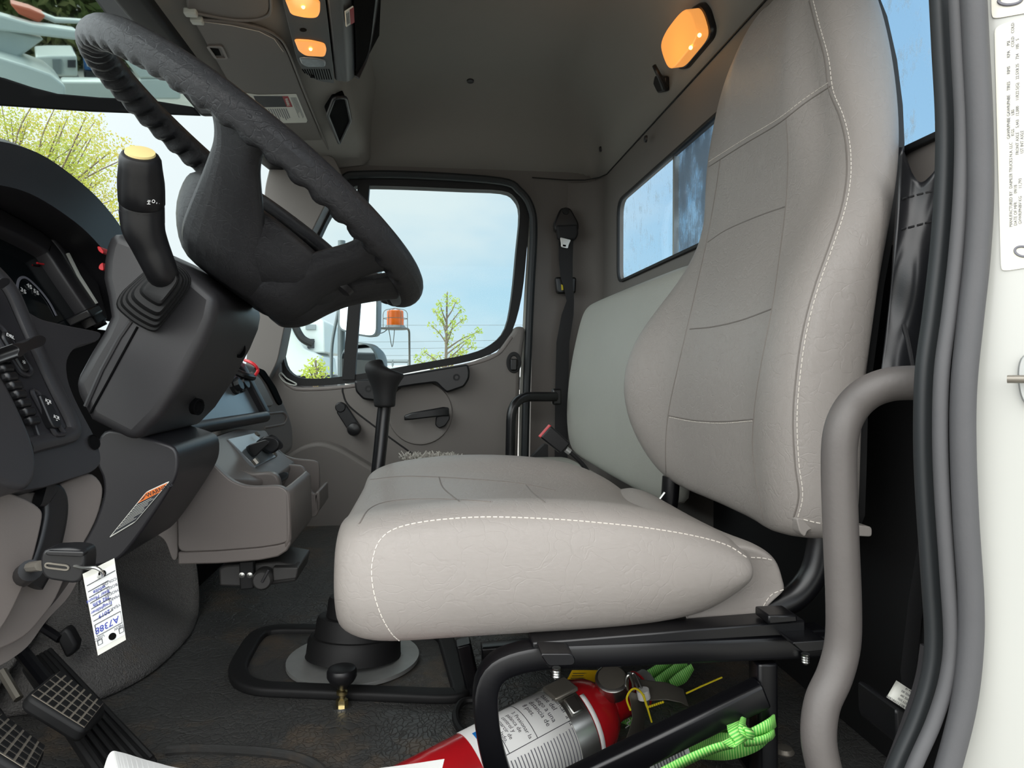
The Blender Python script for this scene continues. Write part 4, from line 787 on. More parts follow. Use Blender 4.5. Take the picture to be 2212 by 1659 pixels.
mk('microphone_hole', *lathe(n6p(655, 65, .0005), -n6, [(.0065, 0), (.006, .0006), (.0001, .0007)], 14), M['void'], oc)
mk('microphone_hole', *lathe(n6p(675, 166, .0015), -n6, [(.0055, 0), (.005, .0006), (.0001, .0007)], 14), M['void'], oc)
for i in range(12):
    u = 653 + i * 5.2; mk('grille_slot', *tube([n6p(u, 150, .0003), n6p(u + 6, 158 + min(i, 5) * 2.6, .0003)], .0012, 6), M['void'], oc)
rs = thing('console_sticker', 'small red and white warning sticker on the overhead console side', 'sticker', n6p(736, 45))
f0 = sd[1] + V((.0, .02, 0))
rq = [sd[1].lerp(sd[2], .22) + V((.0325, 0, .0012 - .003)), sd[1].lerp(sd[2], .22) + V((.0470, 0, .0085)), sd[1].lerp(sd[2], .62) + V((.0470, 0, .0085)), sd[1].lerp(sd[2], .62) + V((.0325, 0, -.0018))]
mk('backing', *prism(rq, V((.0015, 0, -.0022))), M['card'], rs); md_ = [rq[0].lerp(rq[1], .52), rq[1], rq[2], rq[3].lerp(rq[2], .52)]
mk('red_panel', *prism([p + V((.0016, 0, -.0024)) for p in md_], V((.0003, 0, -.0004))), M['redlabel'], rs)
mb = MB()
for i in range(3):
    a, b = rq[0].lerp(rq[1], .10 + .13 * i), rq[3].lerp(rq[2], .10 + .13 * i); a, b = a.lerp(b, .12), a.lerp(b, .85); mb.add(tube([a + V((.0017, 0, -.0025)), b + V((.0017, 0, -.0025))], .0005, 4))
mb.mk('fine_print', M['ink'], rs)
# header pocket
hpk = thing('header_pocket', 'black empty storage pocket set in the headliner beyond the overhead console', 'pocket', P(728, 250, 1.8))
def hit2(u, v):
    c = [x for x in (onto(hdr_, u, v), onto(ceil_, u, v)) if x]
    return min(c, key=lambda x: (x[0] - CAM).length)
hq = [hit2(u, v)[0] for u, v in ((740, 194), (750, 242), (740, 268), (724, 290), (700, 230), (718, 202))]
nh = (hq[2] - hq[0]).cross(hq[4] - hq[1]).normalized(); nh = nh if nh.dot(CAM - hq[0]) > 0 else -nh
ch_c = sum(hq, V()) / 6; hq = [p - nh * ((p - ch_c).dot(nh) - .020) for p in hq]
mk('liner', *prism(rnd(hq, .010, 3), -nh * .04), M['void'], hpk)
mk('rim', *sweep(rnd([p + nh * .001 for p in hq], .010, 3), circ(.0045, 8), closed=True), M['dash2'], hpk)
# dome lamp and coat hook at the rear
q = [onto(ceil_, u, v, .0)[0] for u, v in ((1459, 92), (1466, 120), (1477, 144), (1490, 143), (1540, 84), (1544, 66), (1533, 28), (1521, 13), (1503, 24), (1472, 62))]
nl = (q[3] - q[8]).cross(q[5] - q[1]).normalized(); nl = nl if nl.dot(CAM - q[0]) > 0 else -nl
ctr = sum(q, V()) / len(q)
q = [p - nl * (p - ctr).dot(nl) for p in q]
dl = thing('dome_lamp', 'amber lit dome lamp in a black frame on the rear headliner', 'lamp', ctr)
mk('frame', *prism(rnd([ctr + (p - ctr) * 1.12 + V((.010, .0, .004)) for p in q], .012, 4), nl * .022), M['black'], dl, bevel=.006, seg=3)
ln = mk('lens', *prism(rnd([p + nl * .006 for p in q], .03, 4), nl * .030), M['amber'], dl, bevel=.008, seg=3)
for u, v in ((1511, 76), (1492, 103)):
    d = ray(u, v); t = (ctr + nl * .037 - CAM).dot(nl) / d.dot(nl); mk('bulb_glow', *ball(CAM + d * t, .004, 10, 6), M['bulb'], ln)
def lightpt(name, loc, e, col, r):
    L = bpy.data.lights.new(name, 'POINT'); L.energy = e; L.color = col; L.shadow_soft_size = r; o = bpy.data.objects.new(name, L); COL.objects.link(o); o.location = loc
lightpt('dome_light', ctr + nl * .11 + V((0, 0, -.03)), .16, (1, .62, .28), .03); lightpt('reading_light', n6p(665, 100, .05), .07, (1, .66, .34), .02); lightpt('reading_light', n6p(655, 15, .05), .07, (1, .66, .34), .02)
hk_ = onto(ceil_, 1434, 192, 0)[0] 
nk = onto(ceil_, 1434, 180, 0)[1]
ch = thing('coat_hook', 'small black coat hook on the headliner below the dome lamp', 'hook', hk_)
mk('plate', *prism(rnd([hk_ + (PP(u, v, hk_, nk) - hk_) for u, v in ((1424, 162), (1446, 164), (1447, 196), (1430, 200), (1420, 180))], .006), nk * .012), M['black'], ch, bevel=.003)
mk('prong', *tube(cr([PP(u, v, hk_ + nk * h, nk) for u, v, h in ((1436, 190, .012), (1428, 172, .022), (1420, 156, .03), (1413, 142, .034))], 5), crs([.008, .0065, .0055, .005], 5), 10), M['black'], ch)
for u, v in ((1016, 174), (1395, 300), (1298, 322)):
    h_ = onto(ceil_, u, v, .001)
    if h_ is None: h_ = (P(u, v, 1.7), V((-1, 0, 0)))
    bt = mk('trim_button', *lathe(h_[0], h_[1], [(.011 if u == 1016 else .009, -.002), (.010 if u == 1016 else .008, .003), (.006, .004), (.0001, .0042)], 16), M['dash'], None, loc=h_[0])
    tag(bt, {1016: 'round dark push button clip in the middle of the headliner', 1395: 'dark clip in the rear trim above the rear window, nearer the seat', 1298: 'dark clip in the trim near the far rear cab corner'}[u], 'clip', 'clips in the headliner trim')
# ------------------------------------------------------------------ far side: belt, handle
sbt = thing('seat_belt', 'black passenger seat belt hanging on the far rear pillar with metal tongue', 'seat belt', P(1222, 560, 2.22))
yb = YD - .035
mk('upper_anchor', *prism(rnd([P(u, v, yb) for u, v in ((1212, 448), (1232, 448), (1251, 482), (1250, 500), (1198, 500), (1197, 482))], .012), (0, .025, 0)), M['black'], sbt, bevel=.005)
mk('anchor_bolt', *lathe(P(1222, 456, yb), (0, -1, 0), [(.012, 0), (.011, .004), (.0001, .005)], 14), M['blackm'], sbt)
mk('belt_fold', *prism(rnd([P(u, v, yb - .012) for u, v in ((1202, 486), (1248, 484), (1250, 506), (1244, 518), (1206, 516))], .008), (0, .024, 0)), M['belt'], sbt, bevel=.006)
mk('tongue', *prism(rnd([P(u, v, yb - .014) for u, v in ((1210, 512), (1234, 518), (1229, 528), (1227, 537), (1212, 534), (1212, 526))], .004), (0, .004, 0)), M['steel'], sbt, bevel=.001, label='metal belt tongue')
mk('tongue_slot', *prism([P(u, v, yb - .0145) for u, v in ((1216, 528), (1223, 529), (1222, 533), (1216, 532))], (0, .002, 0)), M['void'], sbt)
mk('webbing', *loft([[P(u - w_, v, y), P(u + w_, v, y), P(u + w_, v, y + .003), P(u - w_, v, y + .003)] for u, v, w_, y in ((1223, 510, 16, yb), (1222, 560, 15, yb), (1224, 600, 13, yb - .01), (1229, 625, 10, yb - .015), (1232, 650, 8, yb - .006), (1226, 680, 13, yb), (1216, 740, 14, yb), (1213, 850, 14, yb), (1212, 990, 14, yb))]), M['belt'], sbt)
gd = mk('height_guide', *prism(rnd([P(u, v, yb) for u, v in ((1199, 598), (1246, 598), (1244, 634), (1203, 634))], .01), (0, .02, 0)), M['black'], sbt, bevel=.006)
mk('guide_tab', *prism([P(u, v, yb - .001) for u, v in ((1212, 614), (1216, 616), (1217, 626), (1213, 627))], (0, .004, 0)), M['yellowz'], gd, label='yellow tab')
mk('lower_boot', *prism(rnd([P(u, v, 2.15) for u, v in ((1176, 960), (1184, 960), (1184, 990), (1146, 990))], .004), (0, .03, 0)), M['belt'], sbt)
gh = thing('grab_handle', 'black tubular grab handle on the passenger side rear pillar', 'grab handle', P(1105, 900, 2.05))
mk('bar', *tube(rnd([P(u, v, y) for u, v, y in ((1200, 857, 2.1), (1105, 857, 2.02), (1100, 1060, 2.02))], .07, 7, closed=False), .0145, 14), M['blackp'], gh)
mk('mount', *box(P(1202, 857, 2.11), (.03, .03, .05)), M['blackp'], gh, bevel=.006)
# ------------------------------------------------------------------ near side: grab handle, pouch, pillar
g2 = thing('grab_handle', 'scuffed grey vinyl covered grab handle curving up beside the driver seat', 'grab handle', P(1800, 1659, .47))
gp_ = [(2010, 828, .45), (1960, 827, .455), (1915, 832, .46), (1872, 850, .465), (1838, 884, .47), (1818, 930, .47), (1812, 1000, .47), (1816, 1150, .47), (1822, 1300, .47), (1820, 1390, .47), (1803, 1458, .468), (1776, 1520, .465), (1768, 1590, .462), (1780, 1660, .46), (1800, 1730, .46)]
mk('bar', *tube(cr([P(*p) for p in gp_], 5), .0122, 20), M['grab'], g2)
mk('mount_collar', *tube([P(1990, 828, .452), P(2020, 828, .448)], .0138, 20), M['dash'], g2)
po = thing('seat_back_pouch', 'black glossy vinyl pouch with stitched hem hanging behind the driver seat', 'pouch', P(1985, 560, .72))
Yp = .66
top = [(1946, 318), (1956, 345), (1970, 376), (1990, 394), (2012, 378), (2040, 335)]
def pw_(u, v): return P(u, v, Yp + .006 * sin(u * .05 + v * .010) + .004 * sin(v * .022 - u * .02))
rows = []
for t in range(29):
    k = t / 28; row = []
    for i in range(25):
        s = i / 24; a = cr([V((x, y, 0)) for x, y in top], 14); p = a[int(s * (len(a) - 1))]
        vb_ = 860 - 40 * s; ub = (1895 + (2000 - 1895) * s); u = p.x * (1 - k) + ub * k + 26 * k * (1 - k) * (1 - s); v = p.y * (1 - k) + vb_ * k; row.append(pw_(u, v))
    rows.append(row)
pv = [p for r in rows for p in r]; pf = [(j * 25 + i, j * 25 + i + 1, (j + 1) * 25 + i + 1, (j + 1) * 25 + i) for j in range(28) for i in range(24)]
pm = mk('sheet', pv, pf, M['vinyl'], po, flip=False, solid=.004)
seam(pm, [(1948, 430), (1985, 420), (2034, 408)], 'hem_stitching', M['belt'], po, r=.0009, eps=.0008, dash=.008)
seam(pm, [(1946, 496), (1985, 486), (2026, 474)], 'hem_stitching', M['belt'], po, r=.0009, eps=.0008, dash=.008)
seam(pm, [(1952, 700), (1962, 745), (1970, 792)], 'gusset_seam', M['belt'], po, r=.0022, eps=.0005)
mk('side_strap', *loft([[P(u, v, .70), P(u + 34, v - 6, .71), P(u + 34, v - 6, .715), P(u, v, .705)] for u, v in ((1990, 1130), (1962, 1300), (1945, 1450), (1960, 1600))]), M['belt'], po)
nb = thing('belt_latch', 'black seat belt floor bracket behind the gray grab handle', 'bracket', P(1890, 1380, .9))
mk('bracket', *prism(rnd([P(u, v, .88) for u, v in ((1862, 1316), (1890, 1322), (1912, 1340), (1908, 1380), (1900, 1450), (1892, 1462), (1880, 1448), (1862, 1420))], .008), (0, .03, 0)), M['blackp'], nb, bevel=.006)
mk('bracket_slot', *prism(rnd([P(u, v, .878) for u, v in ((1866, 1350), (1888, 1356), (1896, 1372), (1866, 1372))], .004), (0, .004, 0)), M['void'], nb)
mk('rear_sill', *pxp([(1862, 1370), (1950, 1392), (1942, 1448), (1900, 1440), (1862, 1420)], .91, .93), M['blackp'], nb, bevel=.003)
rt = thing('retractor_tag', 'cream seat belt certification tag curling on the belt retractor by the door sill', 'tag', P(1950, 1510, .62))
tq = []
for k in range(9):
    t = k / 8; bow = .010 * sin(pi * t)
    tq.append([P(1936 + (1985 - 1936) * t, 1470 + (1502 - 1470) * t, .60 - bow + .01 * t), P(1915 + (1975 - 1915) * t, 1506 + (1545 - 1506) * t, .59 - bow + .01 * t)])
tg = mk('card', [p for r in tq for p in r], [(2 * i, 2 * i + 1, 2 * i + 3, 2 * i + 2) for i in range(8)], M['card'], rt, solid=.0006)
xa, ya = P(1960, 1530, .585) - P(1925, 1508, .585), P(1940, 1500, .585) - P(1930, 1520, .585)
for i, s_ in enumerate(('May-18', 'FMVSS 302', 'FMVSS 209', 'SAFETY STD', 'THIS BELT CONFORMS')):
    text(s_, P(1968 - i * 1.5, 1494 + i * 9.5  , .5805) + V((0, -.002, 0)), -xa, -ya, .0027, M['ink'], rt, th=.0001)
mk('retractor', *pxp([(1935, 1525), (1975, 1548), (1985, 1590), (1960, 1620), (1938, 1610)], .60, .66, .008), M['black'], rt, bevel=.006)
# ribbed rubber door seal and white pillar
def strip(L, r, m, Y, prof=None, nm='trim_12'):
    p = cr([P(u, v, Y) for u, v in L], 6); return structure(mk(nm, *(sweep(p, prof, up=(0, 1, 0)) if prof else tube(p, r, 12)), m))
inn = [(2036, -60), (2044, 100), (2052, 260), (2050, 400), (2040, 540), (2024, 680), (2008, 800), (2004, 930), (2008, 1060), (2020, 1240), (2028, 1380), (2018, 1470), (1990, 1560), (1950, 1650), (1915, 1740)]
strip(inn, .006, M['seald'], .415, rect(.017, .010, .004), 'trim_12')
strip([(u + 27, v) for u, v in inn], .0045, M['seal'], .400, None, 'trim_13')
strip([(u + 40, v) for u, v in inn], .004, M['void'], .410, rect(.010, .006), 'trim_14')
out = [(2100, -60), (2108, 100), (2116, 260), (2118, 420), (2110, 560), (2096, 690), (2082, 830), (2080, 960), (2086, 1120), (2097, 1290), (2096, 1400), (2082, 1520), (2050, 1650), (2015, 1760)]
strip(out, .0072, M['seal'], .392, None, 'trim_15')
wpl = [(2112, -80), (2122, 100), (2130, 260), (2132, 420), (2124, 560), (2110, 690), (2096, 830), (2094, 960), (2100, 1120), (2111, 1290), (2110, 1400), (2096, 1520), (2064, 1650), (2030, 1760)]
a_ = cr([P(u, v, .398) for u, v in wpl], 4); nW = V((-.75, -.66, 0)).normalized(); pW = P(2130, 500, .396)
b_ = [PP(3300, 829 + (CY - 829) + (i / (len(a_) - 1) - .5) * 2 * 1700, pW, nW) for i in range(len(a_))]
a2 = [PP(CX + F * ((p - CAM).dot(RGT) / (p - CAM).dot(FWD)), CY - F * ((p - CAM).dot(UPV) / (p - CAM).dot(FWD)), pW, nW) for p in a_]
pv = a2 + b_ + [p + V((.03, .03, 0)) for p in a2] + [p + V((.03, .03, 0)) for p in b_]; n_ = len(a_)
pf = []
for i in range(n_ - 1):
    pf += [(i, i + 1, n_ + i + 1, n_ + i), (2 * n_ + i, 3 * n_ + i, 3 * n_ + i + 1, 2 * n_ + i + 1), (i, 2 * n_ + i, 2 * n_ + i + 1, i + 1), (n_ + i, n_ + i + 1, 3 * n_ + i + 1, 3 * n_ + i)]
wp = structure(mk('wall_left', pv, pf, M['white']))
structure(mk('trim_16', *sweep(cr([P(u, v, .43) for u, v in ((2007, 1398), (1996, 1470), (1968, 1560), (1930, 1660), (1900, 1740))], 5), rect(.006, .012, .002), up=(0, 1, 0)), M['dash']))
def wpp(u, v, h=.0): return PP(u, v, pW + nW * h, nW)
st_ = thing('certification_label', 'pale yellow certification label with rotated printed text on the white door pillar', 'label', wpp(2190, 320))
mk('backing', *prism(rnd([wpp(u, v, .0008) for u, v in ((2148, 58), (2260, 20), (2260, 572), (2166, 586), (2162, 576))], .004), nW * -.0006), mat('pale yellow label film', (226, 224, 206), .3), st_)
xu, yu = wpp(2190, 200) - wpp(2190, 260), wpp(2150, 230) - wpp(2200, 230)
for s_, u, v in (('MANUFACTURED BY:  DAIMLER TRUCKS N.A. LLC', 2184, 490), ('DATE OF MFR        09/18', 2194, 487), ('GVWR/PNBV KG       11,793', 2204, 484), ('GAWR/PNBE GAWR/PNBE    TIRES       RIMS        KPA     PSI', 2179, 300), ('  KGS             LBS                                                           COLD   COLD', 2188, 298), ('FRONT AXLE    5,443   12,000     11R22.5(G)   22.5X8.25    724    105   S', 2198, 334), ('1ST INT AXLE', 2208, 332)):
    text(s_, wpp(u, v, .0010), xu, yu, .0023, M['inkgrey'], st_, th=.0001)
mk('round_badge', *sweep([wpp(2210, 543, .0012) + (xu.normalized() * cos(t) * .0030 + yu.normalized() * sin(t) * .0042) for t in [i * 2 * pi / 24 for i in range(24)]], circ(.0007, 6), closed=True), M['inkgrey'], st_)
s2_ = thing('warning_label', 'pale label with a dark oval badge at the top of the white door pillar', 'label', wpp(2190, 10))
mk('backing', *prism(rnd([wpp(u, v, .0008) for u, v in ((2140, -60), (2260, -60), (2260, 20), (2150, 40), (2142, 36))], .004), nW * -.0006), mat('cream label film', (222, 218, 205), .3), s2_)
mk('oval_badge', *sweep([wpp(2182, 0, .0012) + (xu.normalized() * cos(t) * .0028 + yu.normalized() * sin(t) * -.006) for t in [i * 2 * pi / 24 for i in range(24)]], circ(.0009, 6), closed=True), M['inkgrey'], s2_)
sk_ = thing('door_striker', 'steel door striker pin on a pad on the white pillar', 'door striker', wpp(2200, 820))
mk('pad', *prism(rnd([wpp(u, v, .003) for u, v in ((2196, 790), (2212, 760), (2290, 760), (2290, 900), (2216, 880), (2200, 850))], .008), nW * -.003), M['alu'], sk_, bevel=.001)
mk('pin', *tube([wpp(2176, 819, .012), wpp(2250, 819, .012)], .0024, 12), M['steeld'], sk_)
# ------------------------------------------------------------------ floor: tunnel, gear lever, plate, knob
def fl(u, v, h=.0): return PZ(u, v, h)
et = thing('engine_tunnel', 'grey carpeted footwell hump beside the pedals under the dashboard', 'carpet', P(300, 1400, 1.2))
hr = []
for u, v in ((-60, 1560), (60, 1540), (140, 1530), (225, 1506), (300, 1470), (350, 1434), (404, 1380), (424, 1340)): hr.append((u, v, PZ(u, v, .002).y))
hr += [(430, 1300, 1.39), (428, 1250, 1.42), (420, 1205, 1.44), (395, 1165, 1.46), (330, 1110, 1.46), (250, 1090, 1.46), (120, 1110, 1.40), (0, 1200, 1.25), (-60, 1400, 1.10), (-60, 1560, .96)]
hr = cr([V(p) for p in hr], 4); rowsE = []
for k, bl_ in ((0, 0), (.06, .0), (.18, .01), (.4, .02), (.7, .02), (1.0, 0)):
    rowsE.append([P(p.x + (170 - p.x) * k, p.y + (1230 - p.y) * k, p.z + (1.26 - p.z) * k * k - bl_ * 0) for p in hr])
mE = len(hr); mk('hump', [p for r in rowsE for p in r], [(j * mE + i, j * mE + i + 1, (j + 1) * mE + i + 1, (j + 1) * mE + i) for j in range(5) for i in range(mE - 1)], M['carpet'], et, flip=False, solid=.006, sharp=80)
structure(mk('underdash_shade', *box(W(-.52, 1.90, -.40), (.05, .70, .14)), M['void']))  # black box added as the shade where the floor runs under the dash
gpl = thing('gear_plate', 'black rectangular access plate with raised rubber border around the gear boot', 'floor plate', fl(740, 1430))
go = [fl(u, v, .006) for u, v in ((512, 1448), (520, 1428), (545, 1385), (562, 1368), (600, 1360), (920, 1362), (962, 1378), (1000, 1500), (960, 1504), (560, 1488), (522, 1474)) ]
mk('border', *sweep(rnd(go, .02, 4), rect(.028, .014, .005), closed=True, up=(0, 0, 1)), M['blackm'], gpl)
mk('sheet', *prism([p - V((0, 0, .008)) for p in rnd(go, .02, 4)], (0, 0, .006)), M['floor'], gpl)
bc = fl(764, 1420, .01)
gl_ = thing('gear_lever', 'black gear lever with worn grip knob and stepped rubber boot on a metal ring', 'gear lever', bc)
rb = (fl(864, 1420, .01) - bc).length
mk('base_ring', *lathe(bc - V((0, 0, .004)), (0, 0, 1), [(rb * 1.40, 0), (rb * 1.40, .006), (rb * .9, .007), (.001, .007)], 48), M['alu'], gl_)
lean = V((.05, .12, 1)).normalized()
pr = []
z = .004
for r, h in ((1.0, .032), (.84, .030), (.62, .030), (.43, .036), (.22, .018)):
    pr += [(rb * r * 1.02, z), (rb * r, z + .004), (rb * r * .98, z + h - .006), (rb * r * .93, z + h), (rb * r * .86, z + h + .001)]; z += h
pr.append((.001, z + .002))
mk('boot', *lathe(bc, lean, pr, 40), M['blackm'], gl_)
pth = [bc + lean * (z - .02), P(800, 1150, 1.19), P(818, 1000, 1.21), P(828, 900, 1.22), P(832, 868, 1.22)]
mk('shaft', *tube(cr(pth, 5), .0115, 14), M['blackp'], gl_)
kA, kB = P(831, 880, 1.22), P(838, 792, 1.22)
kx = (kB - kA); kl = kx.length; kx = kx.normalized()
KS = []
for t, r, a, dx in ((0, .0175, 1, 0), (.04, .0185, 1, 0), (.30, .0190, 1, 0), (.52, .0215, 1.05, 0), (.70, .0255, 1.15, 0), (.84, .0285, 1.22, 0), (.94, .0275, 1.22, .0), (1.0, .022, 1.2, .0), (1.03, .012, 1.2, .0), (1.035, .001, 1, 0)):
    sh_ = V((1, 0, 0)); sk2 = -.006 * t
    KS.append([kA + kx * (kl * t) + V((r * a * cos(q) + sk2, r * sin(q), (-.010 * cos(q) * max(0, t - .6) / .4 if t < 1.1 else 0))) for q in [i * 2 * pi / 24 for i in range(24)]])
mk('knob', *loft(KS), M['blackm'], gl_, sub=1)
pk = thing('pull_knob', 'black round pull knob on a brass stem rising from the rubber floor', 'knob', fl(740, 1524))
pbz = fl(739, 1526, .0); sc3 = (fl(770, 1526) - pbz).length / 31
mk('washer', *lathe(pbz, (0, 0, 1), [(sc3 * 20, 0), (sc3 * 20, .002), (.001, .002)], 24), M['steel'], pk)
mk('hex_nut', *lathe(pbz, (0, 0, 1), [(sc3 * 13, .002), (sc3 * 13, .010), (sc3 * 8, .012), (.001, .012)], 6), M['brass'], pk, smooth=False)
mk('stem', *lathe(pbz, (0, 0, 1), [(sc3 * 7, .010), (sc3 * 7, .016), (sc3 * 12, .018), (sc3 * 12, .022), (sc3 * 7, .024), (sc3 * 7, .032)], 18), M['brass'], pk)
mk('grip', *lathe(pbz, (0, 0, 1), [(sc3 * 10, .026), (sc3 * 14, .029), (sc3 * 26, .036), (sc3 * 32, .043), (sc3 * 32, .050), (sc3 * 29, .054), (sc3 * 24, .055), (.001, .055)], 32), M['black'], pk)
mt = thing('floor_mat_edge', 'curled edge of the worn black floor mat near the driver door', 'floor mat', fl(500, 1640))
mk('lip', *tube(cr([fl(u, v, .004) for u, v in ((360, 1622), (430, 1618), (560, 1624), (640, 1636), (690, 1659), (720, 1700))], 6), .006, 8), M['floor'], mt)
ho = thing('hose_loop', 'thin black hose looping on the floor beside the seat pedestal', 'hose', fl(1000, 1550))
mk('hose', *tube(cr([fl(u, v, .008) for u, v in ((1040, 1512), (1000, 1516), (984, 1546), (1000, 1582), (1050, 1600))], 6), .005, 8), M['blackm'], ho)
dk2 = thing('rubber_bellows', 'black ribbed rubber bellows lying in the shade by the seat pedestal', 'bellows', fl(980, 1500))
mk('bellows', *lathe(P(940, 1485, 1.12), V((1, .15, -.05)), [(.022, 0), (.026, .004), (.026, .012), (.021, .016), (.025, .022), (.025, .030), (.018, .034), (.018, .06), (.001, .06)], 20), M['blackm'], dk2)
ppr = thing('paper_sheet', 'white sheet of paper at the bottom edge lying over the door sill', 'paper', P(600, 1690, .60))
L_ = cr([V((u, v, 0)) for u, v in ((222, 1668), (238, 1627), (262, 1626), (330, 1646), (420, 1664), (640, 1674), (780, 1664), (880, 1652), (960, 1640))], 6)
mk('sheet', *(lambda A: (A, [(i, i + 1, len(L_) + i + 1, len(L_) + i) for i in range(len(L_) - 1)]))([P(p.x, p.y, .62) for p in L_] + [P(p.x * .9 + 60, 1790, .50) for p in L_]), M['paper'], ppr, flip=False, solid=.0006, smooth=False)
# ------------------------------------------------------------------ pedals
def pedal(name, label, quad, nr, ncol, depth, group=None, w=.004):
    t = thing(name, label, 'pedal', depth[0])
    A, B, C_, D = depth
    n0_ = (B - A).cross(C_ - A).normalized(); D = D - n0_ * (D - A).dot(n0_)
    nn = (B - A).cross(D - A).normalized(); nn = nn if nn.dot(CAM - A) > 0 else -nn
    pad = mk('pad', *prism(rnd([A, B, C_, D], .012, 4), -nn * .018), M['blackm'], t, bevel=.005, seg=3)
    mb = MB(); Q4 = [A, B, C_, D]
    for i in range(ncol):
        for j in range(nr):
            g_ = .13
            q4 = [bil(Q4, (i + a) / ncol * .92 + .04, (j + b) / nr * .90 + .05) for a, b in ((g_, g_), (1 - g_, g_), (1 - g_, 1 - g_), (g_, 1 - g_))]
            mb.add(prism([p + nn * .0005 for p in q4], nn * .0012))
    mb2 = mk('tread_grid', *prism([bil(Q4, a, b) + nn * .0002 for a, b in ((.05, .06), (.95, .06), (.95, .94), (.05, .94))], nn * .0006), M['pedaldust'], pad, label='dusty tread grooves')
    mb.mk('tread_blocks', M['blackm'], pad); return t, nn
M['pedaldust'] = mat('dusty groove rubber', (132, 124, 112), .8)
bp_, nb_ = pedal('brake_pedal', 'brake pedal with dusty square tread blocks in front of the treadle', None, 7, 5, [P(56, 1500, .80), P(126, 1444, .87), P(231, 1522, .85), P(190, 1576, .79)])
mk('skirt', *loft([rnd([p, q, r, s], .012, 4) for p, q, r, s in ([P(54, 1506, .802), P(126, 1448, .872), P(233, 1526, .852), P(191, 1580, .792)], [P(36, 1524, .80), P(116, 1464, .88), P(228, 1550, .85), P(170, 1604, .79)])]), M['blackm'], bp_, bevel=.004)
mk('arm', *tube([P(120, 1500, .88), P(40, 1400, .98), P(10, 1330, 1.02)], .009, 10), M['blackp'], bp_)
cp_, nc_ = pedal('clutch_pedal', 'clutch pedal with dusty square tread in the bottom left corner', None, 6, 5, [P(-70, 1590, .68), P(0, 1536, .75), P(104, 1616, .74), P(60, 1700, .68)])
mk('arm', *tube([P(20, 1600, .76), P(-60, 1480, .86), P(-90, 1330, .98)], .009, 10), M['blackp'], cp_)
ac = thing('accelerator_pedal', 'long ribbed black accelerator treadle sloping to the floor behind the brake pedal', 'pedal', P(200, 1560, 1.1))
ta = [P(52, 1430, .97), P(108, 1398, 1.02), PZ(345, 1640, .022), PZ(226, 1690, .022)]
na = (ta[1] - ta[0]).cross(ta[3] - ta[0]).normalized(); na = na if na.dot(CAM - ta[0]) > 0 else -na
mk('treadle', *prism(ta, -na * .014), M['blackm'], ac, bevel=.004)
for i in range(6):
    s = .10 + i * .16; mk('rib', *tube([bil(ta, s, .02) + na * .001, bil(ta, s, .98) + na * .001], .0032, 6), M['blackm'], ac)
mk('guard_plate', *prism([P(u, v, 1.02) for u, v in ((118, 1375), (140, 1356), (150, 1366), (164, 1392), (160, 1412), (142, 1424), (130, 1400))], (0, .02, 0)), M['blackm'], ac, bevel=.004)
mk('guard_bar', *tube([P(60, 1335, 1.04), P(130, 1380, 1.02)], .006, 8), M['blackp'], ac)
mk('pivot_post', *tube([P(4, 1450, .97), P(40, 1510, .95)], .006, 8), M['steeld'], ac)
mk('side_rod', *tube([P(82, 1340, 1.02), P(126, 1284, 1.04)], .010, 8), M['blackp'], ac)
# ------------------------------------------------------------------ ignition key and tag
ky = thing('ignition_key', 'black plastic headed key in the ignition under the knee panel', 'key', P(130, 1220, .56))
mk('bow', *pxp([(94, 1186), (150, 1183), (180, 1188), (184, 1206), (180, 1248), (164, 1262), (100, 1252), (88, 1236), (86, 1206)], .55, .57, .005), M['black'], ky, bevel=.005, seg=3)
mk('emboss', *sweep(rnd([P(u, v, .5495) for u, v in ((98, 1216), (148, 1222), (148, 1232), (98, 1226))], .003), circ(.0008, 6), closed=True), M['steeld'], ky)
mk('shoulder', *pxp([(100, 1190), (182, 1192), (178, 1204), (98, 1200)], .547, .555, .002), M['black'], ky, bevel=.002)
mk('blade', *tube([P(88, 1222, .565), P(56, 1226, .60)], .004, 8), M['steeld'], ky)
lkc = mk('lock_barrel', *tube([P(66, 1232, .590), P(48, 1246, .61)], .0085, 16), M['black'], ky)
rg = thing('key_ring', 'bent wire ring joining the key and the paper tag', 'ring', P(190, 1230, .55))
mk('wire', *tube(cr([P(u, v, y) for u, v, y in ((158, 1222, .552), (180, 1227, .545), (205, 1226, .54), (219, 1234, .54), (221, 1243, .545), (214, 1246, .55))], 5), .0013, 8), M['steel'], rg)
tg = thing('dealer_tag', 'white dealer key tag with handwritten blue notes hanging upside down from the key', 'tag', P(225, 1310, .55))
TQ = [P(u, v, y) for u, v, y in ((179, 1240, .545), (247, 1206, .56), (272, 1382, .56), (212, 1416, .545))]
TQ[3] = PP(212, 1416, TQ[0], (TQ[1] - TQ[0]).cross(TQ[2] - TQ[0]).normalized())
nt = (TQ[1] - TQ[0]).cross(TQ[3] - TQ[0]).normalized(); nt = nt if nt.dot(CAM - TQ[0]) > 0 else -nt
mk('sleeve', *prism(TQ, -nt * .0006), M['card'], tg); mk('card', *prism(sub(TQ, .01, .99, .07, .93), nt * .0004), M['paper'], tg)
dx_, dy_ = TQ[0] - TQ[1], TQ[0] - TQ[3]
def tp(s, t): return bil(TQ, s, t) + nt * .0009
for s_, t in (('COLOR', .235), ('BODY', .305), ('MODEL', .375), ('MAKE', .445), ('YEAR', .555)):
    text(s_, tp(.97, t), dx_, -dy_, .0031, M['inkgrey'], tg, th=.0001)
